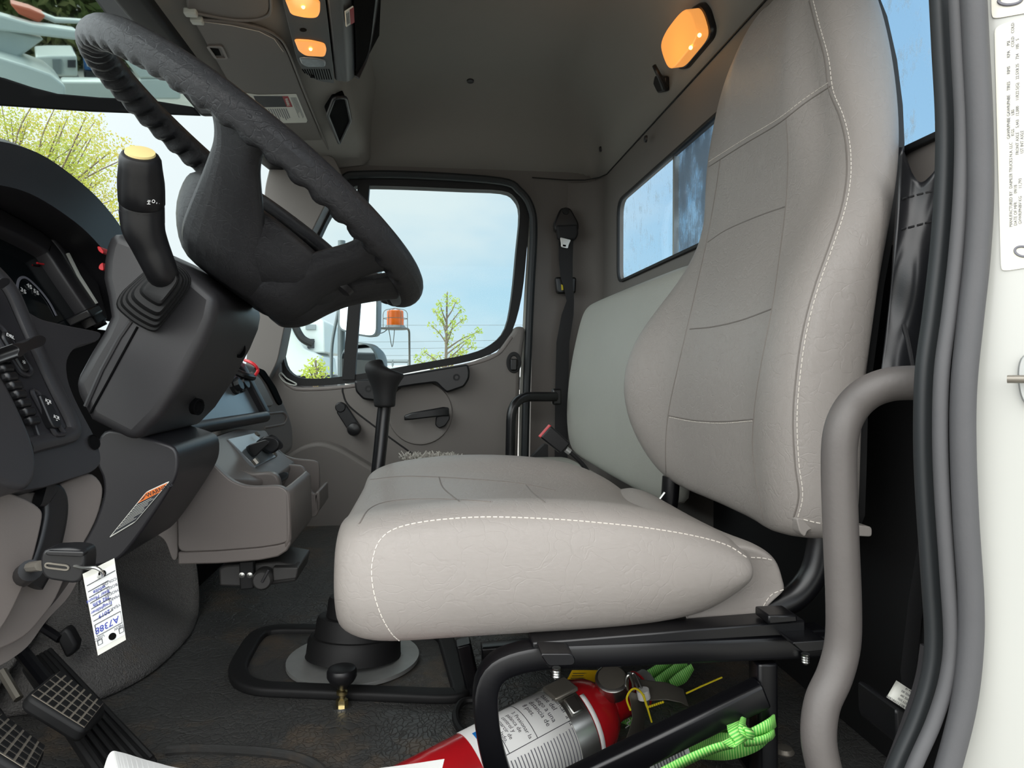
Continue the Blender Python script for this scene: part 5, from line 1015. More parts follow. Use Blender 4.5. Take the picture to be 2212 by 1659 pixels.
for s_, s0_, t, sz in (('white', .60, .262, .0040), ('Rear Mount', .70, .332, .0034), ('M2 63ft', .66, .402, .0038), ('Freightliner', .72, .478, .0033), ('2019', .62, .565, .0042), ('A7388', .88, .705, .0066)):
    text(s_, tp(s0_, t), dx_, -dy_, sz, M['inkblue'], tg, name='handwriting', th=.0001, shear=.25)
lm = MB()
for t in (.15, .225, .295, .365, .435, .52, .585): lm.add(tube([tp(.04, t), tp(.70 if t > .2 else .96, t - .01)], .0003, 4))
for a, b, c, d in ((.06, .94, .635, .775), (.80, .96, .83, .885), (.05, .20, .83, .885)): lm.add(tube([tp(a, c), tp(b, c), tp(b, d), tp(a, d), tp(a, c)], .0003, 4))
lm.mk('ruled_lines', M['ink'], tg)
text('NEW', tp(.97, .805), dx_, -dy_, .003, M['inkgrey'], tg, th=.0001); text('USED', tp(.30, .805), dx_, -dy_, .003, M['inkgrey'], tg, th=.0001)
for t in (.10, .87): mk('punch_hole', *lathe(tp(.55, t), nt, [(.0027, 0), (.0027, .0003), (.0001, .0003)], 14), M['void'], tg)
# ------------------------------------------------------------------ fire extinguisher under the seat
A0, A1 = P(955, 1722, .775), P(1298, 1534, .86); ax_ = (A1 - A0).normalized(); LB = (A1 - A0).length; RB = .052
fe = thing('fire_extinguisher', 'red fire extinguisher lying under the driver seat with white instruction label', 'fire extinguisher', A0)
cyl = mk('cylinder', *lathe(A0, ax_, [(.001, -.14), (RB * .9, -.14), (RB, -.12)] + [(RB, LB * k / 6) for k in range(5)] + [(RB, LB - .045), (RB * .97, LB - .028), (RB * .86, LB - .010), (RB * .66, LB + .004), (RB * .46, LB + .011), (.0245, LB + .014), (.0235, LB + .018), (.0235, LB + .052), (.001, LB + .052)], 48), M['red'], fe)
BVc = bvh(cyl)
# label wrapped on the cylinder
toc = (CAM - (A0 + A1) / 2); toc = (toc - ax_ * toc.dot(ax_)).normalized(); sdv = ax_.cross(toc)
def cy(h, th, r=RB): return A0 + ax_ * h + (toc * cos(th) + sdv * sin(th)) * r
def wrap(h0_, h1_, t0, t1, r, n=18): 
    a = [cy(h0_, t0 + (t1 - t0) * i / n, r) for i in range(n + 1)]; b = [cy(h1_, t0 + (t1 - t0) * i / n, r) for i in range(n + 1)]
    return a + b, [(i, i + 1, n + 1 + i + 1, n + 1 + i) for i in range(n)]
hl_, hh_ = LB - .185, LB - .058
lbv = mk('label', *wrap(hl_, hh_, -1.5, 1.5, RB + .0006, 30), M['paper'], fe, solid=.0005, label='white instruction label')
sgn = 1 if (cy(0, .5) - cy(0, 0)).z > 0 else -1
def ctext(s_, h, th, sz, m, par):          # lettering bent onto the cylinder, reading around it
    tt = text(s_, (0, 0, 0), (1, 0, 0), (0, 1, 0), sz, m, None, th=.00005); me = tt.data
    vv = [cy(h + v.co.y * 1.0, th - sgn * v.co.x / RB, RB + .0011 + v.co.z * .2) for v in me.vertices]; ff = [tuple(p.vertices) for p in me.polygons]
    bpy.data.objects.remove(tt); return mk('lettering', vv, ff, m, par, smooth=False, flip=False)
TU = 1.02 * sgn
for i, s_ in enumerate(('2. Apuntar a la', 'base del', 'fuego a una', 'distancia de', '8 pies.')): ctext(s_, hh_ - .010 - i * .0088, TU, .0088, M['ink'], lbv)
for i, s_ in enumerate(('3. Presionar la', 'palanca de', 'control y', 'esparcir de', 'lado a lado.')): ctext(s_, hh_ - .063 - i * .0068, TU - .05 * sgn, .0072, M['ink'], lbv)
mb = MB()
for k in range(26):
    h = hh_ - .008 - k * .0044; mb.add(wrap(h, h + .0013, sgn * (-.02 - .03 * random.random()), sgn * (-.95 - .3 * random.random()), RB + .0012, 14))
mb.mk('fine_print', M['inkgrey'], lbv)
gm = MB()
for h in (hh_ - .056, hh_ - .094): gm.add(wrap(h, h + .0008, sgn * 1.45, sgn * .12, RB + .0012, 14))
gm.add(wrap(hl_ + .004, hh_ - .003, sgn * .12, sgn * .105, RB + .0012, 2)); gm.mk('grid_lines', M['ink'], lbv)
for t0, t1 in ((.95, .62), (.5, .17)):
    pic = mk('pictogram', *wrap(hh_ - .118, hh_ - .097, sgn * t0, sgn * t1, RB + .0012, 6), M['bluelabel'], lbv, label='blue pictogram')
    mk('figure', *tube([cy(hh_ - .113, sgn * (t0 - .08), RB + .0018), cy(hh_ - .107, sgn * (t0 + t1) / 2, RB + .0018), cy(hh_ - .102, sgn * (t1 + .08), RB + .0018)], .0012, 6), M['paper'], pic)
mk('upper_label', *wrap(LB - .040, LB - .034, sgn * .5, sgn * -1.2, RB + .0008, 16), M['paper'], fe, solid=.0004)
cl_ = mk('clamp_band', *lathe(A0 + ax_ * (LB - .068), ax_, [(RB, 0), (RB + .0025, 0), (RB + .0028, .012), (RB + .0025, .026), (RB, .026)], 48, cap=False), M['steel'], fe)
mk('clamp_buckle', *box(cy(LB - .055, sgn * .85, RB + .004), (.034, .030, .006), basis(ax_, cy(0, sgn * .95) - cy(0, sgn * .75))), M['steeld'], cl_, bevel=.002)
mk('clamp_latch', *box(cy(LB - .055, sgn * .35, RB + .004), (.016, .022, .004), basis(ax_, cy(0, sgn * .45) - cy(0, sgn * .25))), M['steel'], cl_, bevel=.002)
N0 = A0 + ax_ * (LB + .050)
mk('collar', *lathe(N0, ax_, [(.0245, 0), (.0245, .010), (.020, .012), (.020, .030), (.001, .030)], 26), M['alu'], fe)
mk('tamper_ring', *sweep([N0 + ax_ * .014 + (toc * cos(t) + sdv * sin(t)) * .0225 for t in [i * 2 * pi / 24 for i in range(24)]], circ(.0016, 6), closed=True), M['redp'], fe, label='red ring')
gz = P(1322, 1470, .84)
gg = mk('pressure_gauge', *lathe(gz, V((-.15, -.45, .9)), [(.019, -.018), (.021, -.014), (.021, .004), (.018, .006), (.001, .006)], 26), M['steel'], fe)
mk('gauge_face', *lathe(gz, V((-.15, -.45, .9)), [(.0175, .0065), (.0001, .0068)], 22), M['steeld'], gg)
mk('carry_handle', *loft([[P(u, v, .83), P(u2, v2, .85), P(u2, v2, .853) , P(u, v, .834)] for (u, v), (u2, v2) in (((1372, 1512), (1380, 1466)), ((1400, 1514), (1400, 1470)), ((1440, 1512), (1440, 1474)), ((1470, 1518), (1470, 1486)), ((1488, 1526), (1476, 1488)))]), M['steeld'], fe, bevel=.001)
mk('discharge_lever', *loft([[P(u, v, .82), P(u2, v2, .84), P(u2, v2, .844), P(u, v, .824)] for (u, v), (u2, v2) in (((1356, 1490), (1392, 1504)), ((1362, 1520), (1396, 1530)), ((1366, 1550), (1394, 1548)), ((1358, 1580), (1392, 1560)), ((1350, 1600), (1390, 1580)))]), M['steeld'], fe, bevel=.001)
mk('pull_pin', *tube(cr([P(u, v, .825) for u, v in ((1356, 1490), (1352, 1470), (1358, 1458), (1366, 1472), (1368, 1492))], 5), .0018, 8), M['steel'], fe)
mk('pull_pin', *tube(cr([P(u, v, .832) for u, v in ((1378, 1490), (1370, 1470), (1366, 1455), (1374, 1460), (1386, 1486))], 5), .0015, 8), M['steel'], fe)
mk('spacer', *tube([P(1388, 1490, .83), P(1392, 1508, .83)], .008, 12), M['paper'], fe)
yt = thing('inspection_tag', 'yellow printed inspection tag tucked behind the fire extinguisher', 'tag', P(1260, 1480, .93))
YQ = [P(u, v, .93) for u, v in ((1236, 1448), (1312, 1448), (1330, 1500), (1205, 1506))]
mk('card', *prism(YQ, (0, .001, 0)), M['yellow'], yt); mk('card_corner', *prism([P(u, v, .93) for u, v in ((1122, 1540), (1172, 1518), (1180, 1526), (1126, 1552))], (0, .001, 0)), M['yellow'], yt)
mb = MB()
for i in range(9): mb.add(prism([p + V((0, -.0006, 0)) for p in (bil(YQ, .06, .1 + i * .09), bil(YQ, .34 + .1 * random.random(), .1 + i * .09), bil(YQ, .34, .125 + i * .09), bil(YQ, .06, .125 + i * .09))], (0, .0003, 0)))
mb.mk('fine_print', M['ink'], yt)
zt = thing('zip_tie', 'thin yellow beaded plastic seal looped through the extinguisher handle', 'seal tie', P(1400, 1520, .82))
mk('tail', *tube([P(u, v, .82) for u, v in ((1482, 1498), (1512, 1484), (1560, 1463))], .0011, 6), M['yellowz'], zt)
mk('loop', *tube(cr([P(u, v, .815) for u, v in ((1398, 1528), (1388, 1500), (1374, 1488), (1362, 1492), (1354, 1510), (1362, 1534))], 6), .0013, 6), M['yellowz'], zt)
mk('beads', *tube([P(1398, 1528, .815).lerp(P(1434, 1516, .82), i / 16) for i in range(17)], [.0010 + .0008 * (i % 2) for i in range(17)], 6), M['yellowz'], zt)
mk('stem', *tube([P(1390, 1500, .815), P(1408, 1560, .815)], .0012, 6), M['yellowz'], zt)
# ------------------------------------------------------------------ green straps
def webm():
    m = mat('green ribbed webbing', (120, 226, 96), .55); g_ = NT(m); b = g_.n['Principled BSDF']; tc_ = g_.add('ShaderNodeTexCoord'); wv = g_.add('ShaderNodeTexWave', Scale=10.5, bands_direction='X', Distortion=.4); g_.link(tc_.outputs['UV'], wv.inputs['Vector'])
    mx_ = g_.add('ShaderNodeMix', data_type='RGBA'); mx_.inputs[6].default_value = lin((62, 190, 66)); mx_.inputs[7].default_value = lin((186, 240, 136)); g_.link(wv.outputs['Fac'], mx_.inputs[0]); g_.link(mx_.outputs[2], b.inputs['Base Color']); return m
M['web'] = webm()
def ribbon(name, path, wds, par, wd=(0, 0, 1), n=8, m=None):
    """path of (u, v, depth), half widths in picture px, direction across the band as (du, dv)"""
    p = cr([V((a, b, c)) for a, b, c in path], n); wv = crs(wds, n); du, dv = wd; v = []; uv = []; L = 0; last = None
    for i, q in enumerate(p):
        a, b = P(q.x - du * wv[i], q.y - dv * wv[i], q.z), P(q.x + du * wv[i], q.y + dv * wv[i], q.z + .004)
        c = (a + b) / 2; L += (c - last).length if last else 0; last = c; v += [a, b]; uv += [(L / .1, 0), (L / .1, 1)]
    f = [(2 * i, 2 * i + 1, 2 * i + 3, 2 * i + 2) for i in range(len(p) - 1)]
    o = mk(name, v, f, m or M['web'], par, flip=False, solid=.0018)
    l = o.data.uv_layers.new(name='UVMap')
    for po_ in o.data.polygons:
        for li in po_.loop_indices: l.data[li].uv = uv[o.data.loops[li].vertex_index]
    return o
gs = thing('tie_down_strap', 'bright green ribbed tie-down strap knotted around the rear post of the seat pedestal', 'strap', P(1590, 1600, .64))
ribbon('wide_band', [(1420, 1604, .74), (1500, 1606, .71), (1570, 1612, .67), (1630, 1600, .655), (1668, 1574, .66)], [36, 33, 29, 23, 17], gs, (.1, 1))
ribbon('upper_band', [(1500, 1580, .74), (1545, 1572, .70), (1588, 1568, .66)], [12, 13, 10], gs, (.3, 1))
ribbon('wrap_band', [(1606, 1592, .652), (1636, 1580, .648), (1662, 1566, .65), (1674, 1556, .66)], [10, 12, 13, 13], gs, (.15, 1))
ribbon('wrap_band', [(1606, 1604, .650), (1640, 1600, .646), (1664, 1590, .65), (1672, 1580, .66)], [8, 8, 8, 8], gs, (.15, 1))
ribbon('trailing_end', [(1585, 1606, .642), (1540, 1618, .645), (1480, 1644, .65), (1420, 1676, .66)], [8, 8, 9, 10], gs, (.45, 1))
ribbon('knot_loop', [(1584, 1555, .66), (1592, 1575, .645), (1604, 1595, .64), (1592, 1608, .64), (1568, 1598, .64)], [16, 20, 18, 14, 10], gs, (.9, -.5))
ribbon('knot_loop', [(1606, 1550, .65), (1603, 1568, .636), (1610, 1588, .632), (1622, 1596, .634)], [5, 8, 12, 9], gs, (.9, .35))
ribbon('knot_loop', [(1612, 1572, .634), (1620, 1582, .630), (1618, 1596, .632)], [9, 10, 7], gs, (.9, .2))
g3 = thing('strap_bundle', 'folded green webbing bundle in the shade behind the extinguisher handle', 'strap', P(1440, 1460, .98))
ribbon('fold', [(1380, 1474, 1.0), (1420, 1452, 1.0), (1450, 1430, 1.0)], [12, 14, 14], g3, (.4, 1))
ribbon('fold', [(1414, 1478, .98), (1452, 1456, .98), (1484, 1432, .98)], [10, 14, 13], g3, (.4, 1))
ribbon('fold', [(1448, 1478, .96), (1474, 1462, .96), (1496, 1440, .96)], [8, 12, 6], g3, (.5, 1))
g4 = thing('strap_end', 'short green strap end with white stitching under the extinguisher neck', 'strap', P(1345, 1570, .90))
eb = ribbon('web', [(1322, 1572, .90), (1345, 1572, .89), (1368, 1566, .88)], [24, 22, 16], g4, (.1, 1))
ribbon('web_tail', [(1322, 1592, .91), (1330, 1596, .91), (1342, 1590, .91)], [6, 6, 5], g4, (.1, 1))
ribbon('web_tail', [(1392, 1562, .90), (1402, 1564, .90), (1410, 1562, .90)], [6, 5, 3], g4, (.1, 1))
mk('stitching', *tube(cr([P(1360 - i * 1.4 + (3 if i % 2 else -3), 1552 + i * 5, .878) for i in range(8)], 2), .0007, 5), M['paper'], g4)
sl = thing('strap_label', 'white printed warning label sewn on the green strap below the pedestal bar', 'label', P(1430, 1640, .68))
SQ2 = [P(u, v, y) for u, v, y in ((1380, 1648, .70), (1482, 1600, .70), (1494, 1636, .69), (1394, 1690, .69))]
mk('card', *prism(SQ2, (0, .001, 0)), M['paper'], sl)
mb = MB()
for i in range(11): mb.add(prism([p + V((0, -.0006, 0)) for p in (bil(SQ2, .26 + i * .062, .08), bil(SQ2, .285 + i * .062, .08), bil(SQ2, .285 + i * .062, .9 - .2 * random.random()), bil(SQ2, .26 + i * .062, .88))], (0, .0003, 0)))
mb.mk('fine_print', M['inkgrey'], sl); mk('black_band', *prism([p + V((0, -.0006, 0)) for p in sub(SQ2, .06, .17, .04, .96)], (0, .0003, 0)), M['ink'], sl)
fo_ = thing('pedestal_bolt', 'rusty floor bolt beside the foot of the seat pedestal', 'bolt', fl(1690, 1620))
mk('head', *lathe(P(1694, 1632, .80), (0, 0, 1), [(.012, 0), (.012, .006), (.009, .010), (.001, .011)], 14), M['steeld'], fo_)
# ------------------------------------------------------------------ outside: ground, mirrors, beacon
GZ = -1.05
M['asphalt'] = mat('pale gravel yard', (164, 160, 152), .9, var=.2, vscale=3)
structure(mk('ground', *box((0, 0, GZ - .1), (160, 160, .2)), M['asphalt']))
M['leaf'] = bpy.data.materials.new('backlit spring leaves'); M['leaf'].use_nodes = True
def leafmat(name, c1, c2):
    m = bpy.data.materials.new(name); m.use_nodes = True; g = NT(m); g.n.remove(g.n['Principled BSDF']); out = g.n['Material Output']
    oi = g.add('ShaderNodeTexCoord'); n = g.add('ShaderNodeTexNoise', Scale=.9, Detail=3.0); g.link(oi.outputs['Object'], n.inputs['Vector'])
    mx = g.add('ShaderNodeMix', data_type='RGBA'); mx.inputs[6].default_value = lin(c1); mx.inputs[7].default_value = lin(c2)
    r = g.add('ShaderNodeMapRange'); r.inputs[1].default_value = .4; r.inputs[2].default_value = .6; g.link(n.outputs['Fac'], r.inputs[0]); g.link(r.outputs[0], mx.inputs[0])
    d = g.add('ShaderNodeBsdfDiffuse'); t = g.add('ShaderNodeBsdfTranslucent'); g.link(mx.outputs[2], d.inputs[0]); g.link(mx.outputs[2], t.inputs[0]); s = g.add('ShaderNodeMixShader'); s.inputs[0].default_value = .5
    g.link(d.outputs[0], s.inputs[1]); g.link(t.outputs[0], s.inputs[2]); g.link(s.outputs[0], out.inputs[0]); return m
M['leafy'] = leafmat('yellow green spring leaves', (184, 194, 96), (206, 190, 92)); M['leafg'] = leafmat('mid green leaves', (124, 138, 84), (150, 148, 100)); M['leafp'] = leafmat('pale young leaves', (196, 206, 96), (176, 196, 90))
M['bark'] = mat('grey brown bark', (112, 100, 84), .9, var=.3, vscale=9)
M['chrome'] = mat('mirror glass', (215, 222, 226), .02, metal=1)
M['beacon'] = mat('orange beacon lens', (250, 112, 14), .25, var=.15, vscale=30)
M['wht'] = mat('white truck paint', (200, 206, 203), .35, coat=.3)
M['bluep'] = mat('blue painted panel', (58, 112, 176), .5)
M['orangep'] = mat('orange machine paint', (196, 96, 66), .5)
M['steelg'] = mat('grey galvanised steel', (128, 136, 138), .5, metal=.3)
def leaves(mb, c, r, n, s, flat=1):
    for _ in range(n):
        d = V((random.gauss(0, 1), random.gauss(0, 1), random.gauss(0, 1))).normalized() * (random.random() ** .45)
        p = V(c) + V((d.x * r[0], d.y * r[1], d.z * r[2])); a = V((random.uniform(-1, 1), random.uniform(-1, 1), random.uniform(-1, 1))).normalized(); b = a.cross(V((random.uniform(-1, 1), random.uniform(-1, 1), random.uniform(-1, 1)))).normalized(); k = s * random.uniform(.6, 1.3)
        mb.v += [p - a * k, p + b * k * .45, p + a * k, p - b * k * .45]; m = len(mb.v); mb.f.append((m - 4, m - 3, m - 2, m - 1))
def limb(mb, a, b, r0, r1, wob=.1):
    m = (a + b) / 2 + V((random.uniform(-1, 1), random.uniform(-1, 1), random.uniform(-.3, .6))) * (b - a).length * wob
    mb.add(tube(cr([a, m, b], 4), crs([r0, (r0 + r1) / 2, r1], 4), 6)); return m
# tree in front of the truck, seen through the windscreen
t1 = thing('broad_tree', 'spreading yellow green tree in young leaf ahead of the windscreen', 'tree', V((P(20, 430, 12).x, 12, GZ)))
br = MB(); fo1 = MB(); b0 = P(-30, 800, 12); b0.z = GZ; fork = P(-20, 520, 12); limb(br, b0, fork, .2, .14, .03)
tips = [(60, 262), (130, 270), (190, 300), (236, 330), (225, 385), (180, 430), (226, 470), (120, 380), (60, 340), (10, 300), (-40, 280), (90, 460), (150, 520), (200, 555), (30, 420), (-60, 380), (-80, 460), (100, 300), (160, 350), (-100, 330), (60, 520), (215, 520)]
for u, v in tips:
    e_ = P(u, v, 12 + random.uniform(-1.4, 1.4)); m_ = limb(br, fork.lerp(b0, random.uniform(0, .12)), e_, .035, .008, .14)
    leaves(fo1, e_, (.42, .9, .36), 420, .027); leaves(fo1, m_.lerp(e_, .55), (.40, .8, .34), 260, .026)
    for _ in range(3):
        e2_ = e_ + V((random.uniform(-.5, .4), random.uniform(-.6, .6), random.uniform(-.3, .4))); limb(br, m_, e2_, .02, .006, .1); leaves(fo1, e2_, (.22, .3, .2), 90, .025)
br.mk('trunk', M['bark'], t1); fo1.mk('foliage', M['leafy'], t1, smooth=False, flip=False)
def young(label, path, base, Y, tips, s, n, mat_):
    t = thing('young_tree', label, 'tree', V((P(*base, Y).x, Y, GZ))); b = MB(); f_ = MB(); a = P(*base, Y); a.z = GZ; top = P(*path, Y); limb(b, a, top, .05, .012, .01)
    for u, v in tips:
        e_ = P(u, v, Y + random.uniform(-.3, .3)); k = max(.0, min(.95, (a.z - e_.z) / (a.z - top.z) - .12)); st = a.lerp(top, k); limb(b, st, e_, .018, .006, .06)
        leaves(f_, e_, (s * 3.2, s * 3, s * 3), n, s); leaves(f_, st.lerp(e_, .6), (s * 3, s * 3, s * 3), n // 2, s)
    b.mk('trunk', M['bark'], t); f_.mk('foliage', mat_, t, smooth=False, flip=False)
young('slender young tree with sparse yellow green leaves outside the passenger window', (966, 632), (962, 800), 14, [(966, 640), (950, 655), (985, 650), (940, 672), (996, 668), (952, 690), (978, 700), (934, 704), (1000, 690), (1020, 726), (1034, 716), (1008, 738), (916, 760), (900, 776), (932, 772), (950, 768), (978, 770), (1000, 760), (920, 786), (945, 786), (1020, 748), (970, 730)], .032, 34, M['leafp'])
young('tiny yellow green sapling behind the lower front corner of the passenger window', (682, 778), (682, 815), 9, [(674, 786), (690, 784), (668, 798), (696, 796), (682, 792), (660, 806), (704, 806), (680, 806)], .03, 22, M['leafp'])
# side mirrors of the cab
mr_ = thing('side_mirror', 'passenger side mirror pair with flat mirror above a rounded convex mirror', 'mirror', P(770, 760, 2.62))
YM = 2.62
def mirr(L, nm, th, rr):
    q = rnd([P(u, v, YM + dy) for u, v, dy in L], rr, 5); n_ = (q[4] - q[0]).cross(q[-4] - q[0]).normalized(); n_ = n_ if n_.dot(CAM - q[0]) > 0 else -n_
    c_ = sum(q, V()) / len(q)
    h_ = mk(nm + '_housing', *loft([[p + n_ * .004 for p in q], q, [c_ + (p - c_) * .98 - n_ * th * .5 for p in q], [c_ + (p - c_) * .75 - n_ * th for p in q]]), M['steelg'], mr_, bevel=.004)
    mk(nm + '_glass', *prism([c_ + (p - c_) * .93 + n_ * .005 for p in q], n_ * .001), M['chrome'], mr_, label='mirror glass')
mirr([(736, 560, .06), (818, 560, 0), (816, 722, 0), (806, 730, 0), (768, 724, .02), (732, 712, .07)], 'upper', .06, .025)
mirr([(738, 760, .07), (760, 738, .03), (800, 742, 0), (818, 768, 0), (820, 830, 0), (738, 830, .06)], 'lower', .07, .03)
mk('mirror_post', *tube([P(738, 520, YM + .1), P(737, 900, YM + .1)], .014, 12), M['steelg'], mr_)
mk('mirror_arm', *tube(rnd([P(737, 900, YM + .1), P(725, 905, YM), P(700, 905, 2.36)], .05, 4, closed=False), .014, 10), M['steelg'], mr_)
mk('mirror_bracket', *tube(rnd([P(737, 640, YM + .1), P(716, 745, YM + .1), P(716, 830, YM + .1)], .05, 4, closed=False), .006, 8), M['steelg'], mr_)
bl = thing('beacon_light', 'orange warning beacon in a wire cage on a bracket beside the passenger mirror', 'beacon', P(854, 712, 2.9))
YB = 2.9; cB = P(854, 708, YB); rB = (P(873, 700, YB) - P(836, 700, YB)).length / 2; hB = (P(854, 670, YB) - P(854, 703, YB)).length
mk('lens', *lathe(cB + V((0, 0, .008)), (0, 0, 1), [(rB, 0), (rB, hB * .45), (rB * .96, hB * .5), (rB * .97, hB * .54), (rB * .96, hB * .95), (rB * .85, hB), (.001, hB)], 28), M['beacon'], bl)
mk('base', *lathe(cB, (0, 0, 1), [(rB * 1.3, -.008), (rB * 1.3, 0), (rB * 1.05, .01), (.001, .01)], 28), M['steelg'], bl)
for k in range(6):
    t = k * pi / 3; r_ = rB * 1.42; mk('guard_wire', *tube(rnd([cB + V((r_ * cos(t), r_ * sin(t), z)) for z in (-.006, hB * 1.15)] + [cB + V((0, 0, hB * 1.28))], .02, 4, closed=False), .0013, 6), M['steeld'], bl)
mk('guard_ring', *sweep([cB + V((rB * 1.42 * cos(t), rB * 1.42 * sin(t), hB * .6)) for t in [i * 2 * pi / 28 for i in range(28)]], circ(.0013, 6), closed=True), M['steeld'], bl)
mk('bracket', *tube(rnd([P(812, 709, YM + .08), P(884, 710, YB), P(885, 800, YB), P(740, 805, YM + .12)], .02, 4, closed=False), .0045, 8), M['steeld'], bl)
mk('wire', *tube(cr([P(u, v, YB) for u, v in ((840, 712), (842, 724), (847, 750), (851, 726), (852, 712))], 4), .0016, 6), M['steeld'], bl)
mk('wire', *tube(cr([P(u, v, YB) for u, v in ((836, 712), (828, 718), (814, 722))], 4), .0016, 6), M['black'], bl)
for i, (v0, v1, lb) in enumerate(((697, 702, 'uppermost power line beyond the passenger window'), (738, 733, 'second power line from the top beyond the passenger window'), (752, 748, 'third power line from the top beyond the passenger window'), (766, 764, 'lowest power line just over the truck bed'))):
    pl_ = thing('power_line', 'thin dark ' + lb, 'cable', P(900, v0, 40), 'power lines beyond the passenger window'); mk('wire', *tube(cr([P(560, v0, 40), P(860, (v0 + v1) / 2 + 3, 40), P(1180, v1, 40)], 5), .014, 5), M['steelg'], pl_)
def slab(parent, nm, L, Y, th, m, bev=.02, rr=0):
    return mk(nm, *pxp(L, Y, Y + th, rr), m, parent, bevel=bev)
bt = thing('box_truck', 'white service truck with a box body and black hose parked beyond the front window pane', 'truck', V((P(660, 800, 10).x, 10, GZ)))
slab(bt, 'box_body', [(648, 683), (686, 684), (700, 694), (702, 762), (652, 762)], 10, 2.2, M['wht'])
slab(bt, 'front_fender', [(560, 690), (622, 692), (634, 718), (656, 752), (690, 770), (696, 812), (560, 812)], 9.6, 1.6, M['wht'])
mk('hose', *tube(cr([P(u, v, 9.4) for u, v in ((628, 668), (636, 700), (652, 730), (676, 744))], 5), .05, 10), M['blackm'], bt); slab(bt, 'hatch', [(660, 700), (682, 701), (682, 712), (660, 711)], 9.97, .04, M['steelg'], 0); slab(bt, 'outlet', [(664, 732), (678, 732), (678, 752), (664, 752)], 9.95, .06, M['ink'], 0)
slab(bt, 'chassis', [(560, 812), (700, 812), (700, 900), (560, 900)], 9.9, 1.8, M['dash2'], .02)
ft = thing('flatbed_truck', 'grey flatbed truck rail low behind the mirrors', 'truck', V((P(860, 800, 11).x, 11, GZ)))
slab(ft, 'bed_rail', [(800, 776), (886, 776), (888, 784), (800, 784)], 11, .1, M['steelg']); slab(ft, 'bed', [(800, 790), (900, 788), (930, 798), (930, 830), (800, 830)], 11, 2, M['wht'])
for u in (806, 846, 880): slab(ft, 'stake', [(u, 776), (u + 4, 776), (u + 4, 795), (u, 795)], 11, .08, M['steelg'], .01)
slab(ft, 'chassis', [(800, 830), (930, 830), (930, 925), (800, 925)], 11.1, 1.7, M['dash2'])
for i, (u, Y, lb) in enumerate(((1086, 34, 'distant white trailer low at the rear corner of the passenger window'),)):
    dt = thing('trailer', lb, 'trailer', V((P(u, 790, Y).x, Y, GZ))); slab(dt, 'body', [(u - 60, 770), (u + 60, 762), (u + 60, 815), (u - 60, 815)], Y, 4, M['wht'], .05); slab(dt, 'chassis', [(u - 60, 815), (u + 60, 815), (u + 60, 842), (u - 60, 842)], Y + .5, 3, M['dash2'], .05)
cn = thing('shipping_container', 'blue and white shipping container behind the cab, seen in the passenger mirror', 'container', (9, 12, GZ))
mk('body', *box((10, 13, GZ + 1.3), (8, 3, 2.6)), M['bluep'], cn, bevel=.03); mk('roof_box', *box((10, 13, GZ + 3.4), (8, 3, 1.6)), M['wht'], cn, bevel=.03)
# ------------------------------------------------------------------ exterior sun visor: its glossy inner face mirrors the yard at the driver's side
n7 = V((.027, -.967, -.253)).normalized(); p7 = P(200, 232, 2.12)
def vp(u, v, h=0): return PP(u, v, p7 + n7 * h, n7)
ev = thing('exterior_sun_visor', 'tinted exterior sun visor above the windscreen mirroring the truck yard', 'sun visor', vp(200, 230))
mg = bpy.data.materials.new('tinted glossy visor'); mg.use_nodes = True; b = NT(mg).n['Principled BSDF']; b.inputs['Base Color'].default_value = (.50, .58, .55, 1); b.inputs['Metallic'].default_value = 1; b.inputs['Roughness'].default_value = .015
mk('panel', *prism([vp(u, v) for u, v in ((-140, -140), (170, -140), (196, -20), (240, 40), (300, 92), (352, 150), (400, 205), (434, 250), (200, 241), (0, 228), (-140, 222))], -n7 * .012), mg, ev)
mk('lower_lip', *prism([vp(u, v, .006) for u, v in ((-140, 150), (0, 166), (60, 186), (130, 204), (220, 212), (320, 216), (420, 232), (436, 251), (200, 242), (0, 229), (-140, 222))], n7 * .02), M['void'], ev, bevel=.004)
mk('frame', *prism([vp(u, v, .004) for u, v in ((172, -140), (196, -20), (240, 40), (300, 92), (352, 150), (400, 205), (440, 252), (560, 252), (470, 130), (400, -20), (380, -140))], n7 * .03), M['blackm'], ev, bevel=.006)
def rf(u, v, dist):
    h_ = vp(u, v); d = ray(u, v).normalized(); r_ = d - n7 * 2 * d.dot(n7); return h_ + r_ * dist
def rprism(parent, nm, L, dist, th, m, bev=.03):
    q = [rf(u, v, dist) for u, v in L]; c_ = sum(q, V()) / len(q); d = (c_ - vp(150, 100)); d.z = 0; d = d.normalized()
    return mk(nm, *prism(q, d * th), m, parent, bevel=bev)
by = rf(60, 100, 9)
bk_t = thing('bucket_truck', 'large white truck with a raised boom mirrored in the exterior sun visor', 'truck', V((by.x, by.y, GZ)))
rprism(bk_t, 'boom', [(-90, 10), (0, 32), (70, 52), (168, 66), (174, 88), (90, 78), (-90, 55)], 9, .5, M['wht'])
rprism(bk_t, 'turret', [(-90, 55), (0, 60), (70, 78), (96, 84), (44, 122), (20, 134), (-90, 140)], 9.2, .8, M['wht'])
rprism(bk_t, 'hood', [(-90, 118), (0, 124), (60, 142), (110, 160), (142, 186), (142, 215), (-90, 215)], 8.4, 1.4, M['wht'])
rprism(bk_t, 'bucket', [(20, 6), (64, 18), (100, 34), (84, 50), (40, 30)], 9.4, .8, M['orangep'])
rprism(bk_t, 'ladder_arm', [(70, 20), (120, 40), (182, 44), (180, 52), (118, 50), (70, 30)], 9.6, .3, M['wht'])
cy_ = rf(140, 140, 12)
ch_ = thing('chipper', 'white machine with dark grilles mirrored in the exterior sun visor', 'machine', V((cy_.x, cy_.y, GZ)))
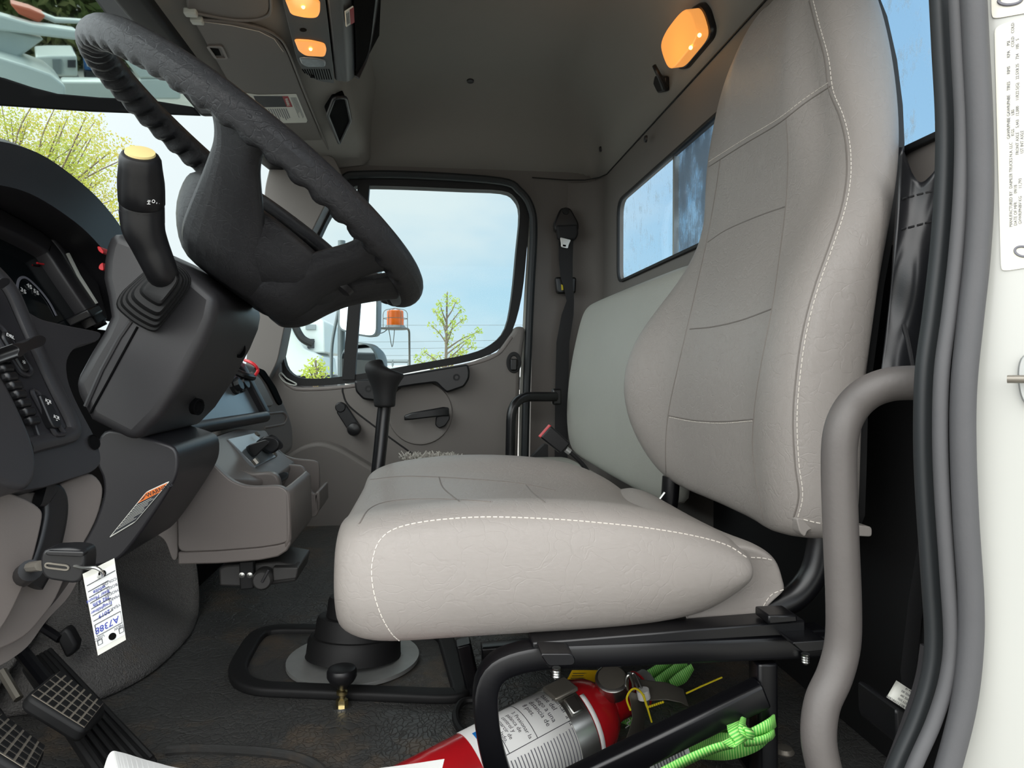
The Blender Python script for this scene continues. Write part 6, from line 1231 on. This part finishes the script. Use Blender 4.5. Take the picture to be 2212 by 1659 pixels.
rprism(ch_, 'body', [(76, 122), (108, 120), (166, 120), (168, 166), (112, 166), (84, 152)], 12, 1.5, M['wht']); rprism(ch_, 'grille', [(113, 128), (132, 128), (132, 160), (115, 160)], 11.95, .1, M['steelg'], 0); rprism(ch_, 'grille', [(146, 130), (164, 130), (164, 146), (146, 146)], 11.95, .1, M['ink'], 0)
rprism(ch_, 'chassis', [(84, 166), (172, 166), (172, 182), (84, 182)], 12.1, 1.2, M['dash2'])
pt = rf(196, 130, 12.5)
po_t = thing('portable_toilet', 'blue portable cabin with a white mark mirrored in the exterior sun visor', 'cabin', V((pt.x, pt.y, GZ)))
rprism(po_t, 'cabin', [(180, 104), (215, 104), (214, 152), (182, 152)], 12.5, 1.3, M['bluep']); rprism(po_t, 'base', [(182, 152), (214, 152), (214, 172), (182, 172)], 12.5, 1.2, M['dash2']); rprism(po_t, 'emblem', [(186, 132), (198, 128), (202, 142), (188, 144)], 12.45, .05, M['wht'], 0)
vn = rf(300, 110, 10); van = thing('white_van', 'white van corner with a yellow mark mirrored in the exterior sun visor', 'van', V((vn.x, vn.y, GZ)))
rprism(van, 'body', [(254, 74), (300, 80), (340, 112), (380, 170), (300, 170), (262, 120)], 10, 1.8, M['wht']); rprism(van, 'mark', [(281, 92), (300, 98), (316, 110), (300, 108)], 9.95, .06, M['yellow'], 0); rprism(van, 'bumper', [(300, 170), (390, 170), (390, 215), (300, 215)], 10, 1.6, M['wht'])
lowb = thing('concrete_barrier', 'white low barrier with a painted numeral mirrored in the exterior sun visor', 'barrier', V((rf(190, 190, 11).x, rf(190, 190, 11).y, GZ)))
rprism(lowb, 'body', [(130, 176), (290, 178), (290, 225), (130, 225)], 11, .5, M['wht'])
hdg = thing('hedgerow', 'green brown hedge of roadside trees mirrored behind the vehicles in the exterior sun visor', 'hedge', V((rf(120, 60, 20).x, rf(120, 60, 20).y, GZ)))
mb = MB(); tk = MB()
for u, v, r_ in ((120, 60, 2.2), (230, 70, 2.4), (330, 60, 2.6), (20, 40, 2.6), (-70, 30, 2.6)): c_ = rf(u, v, 20); leaves(mb, c_, (r_, 1.2, r_), 2600, .15)
mb.mk('foliage', M['leafg'], hdg, smooth=False, flip=False)
mk('trunk', *tube([V((rf(120, 60, 20).x, rf(120, 60, 20).y, GZ)), rf(120, 60, 20)], .15, 8), M['bark'], hdg)
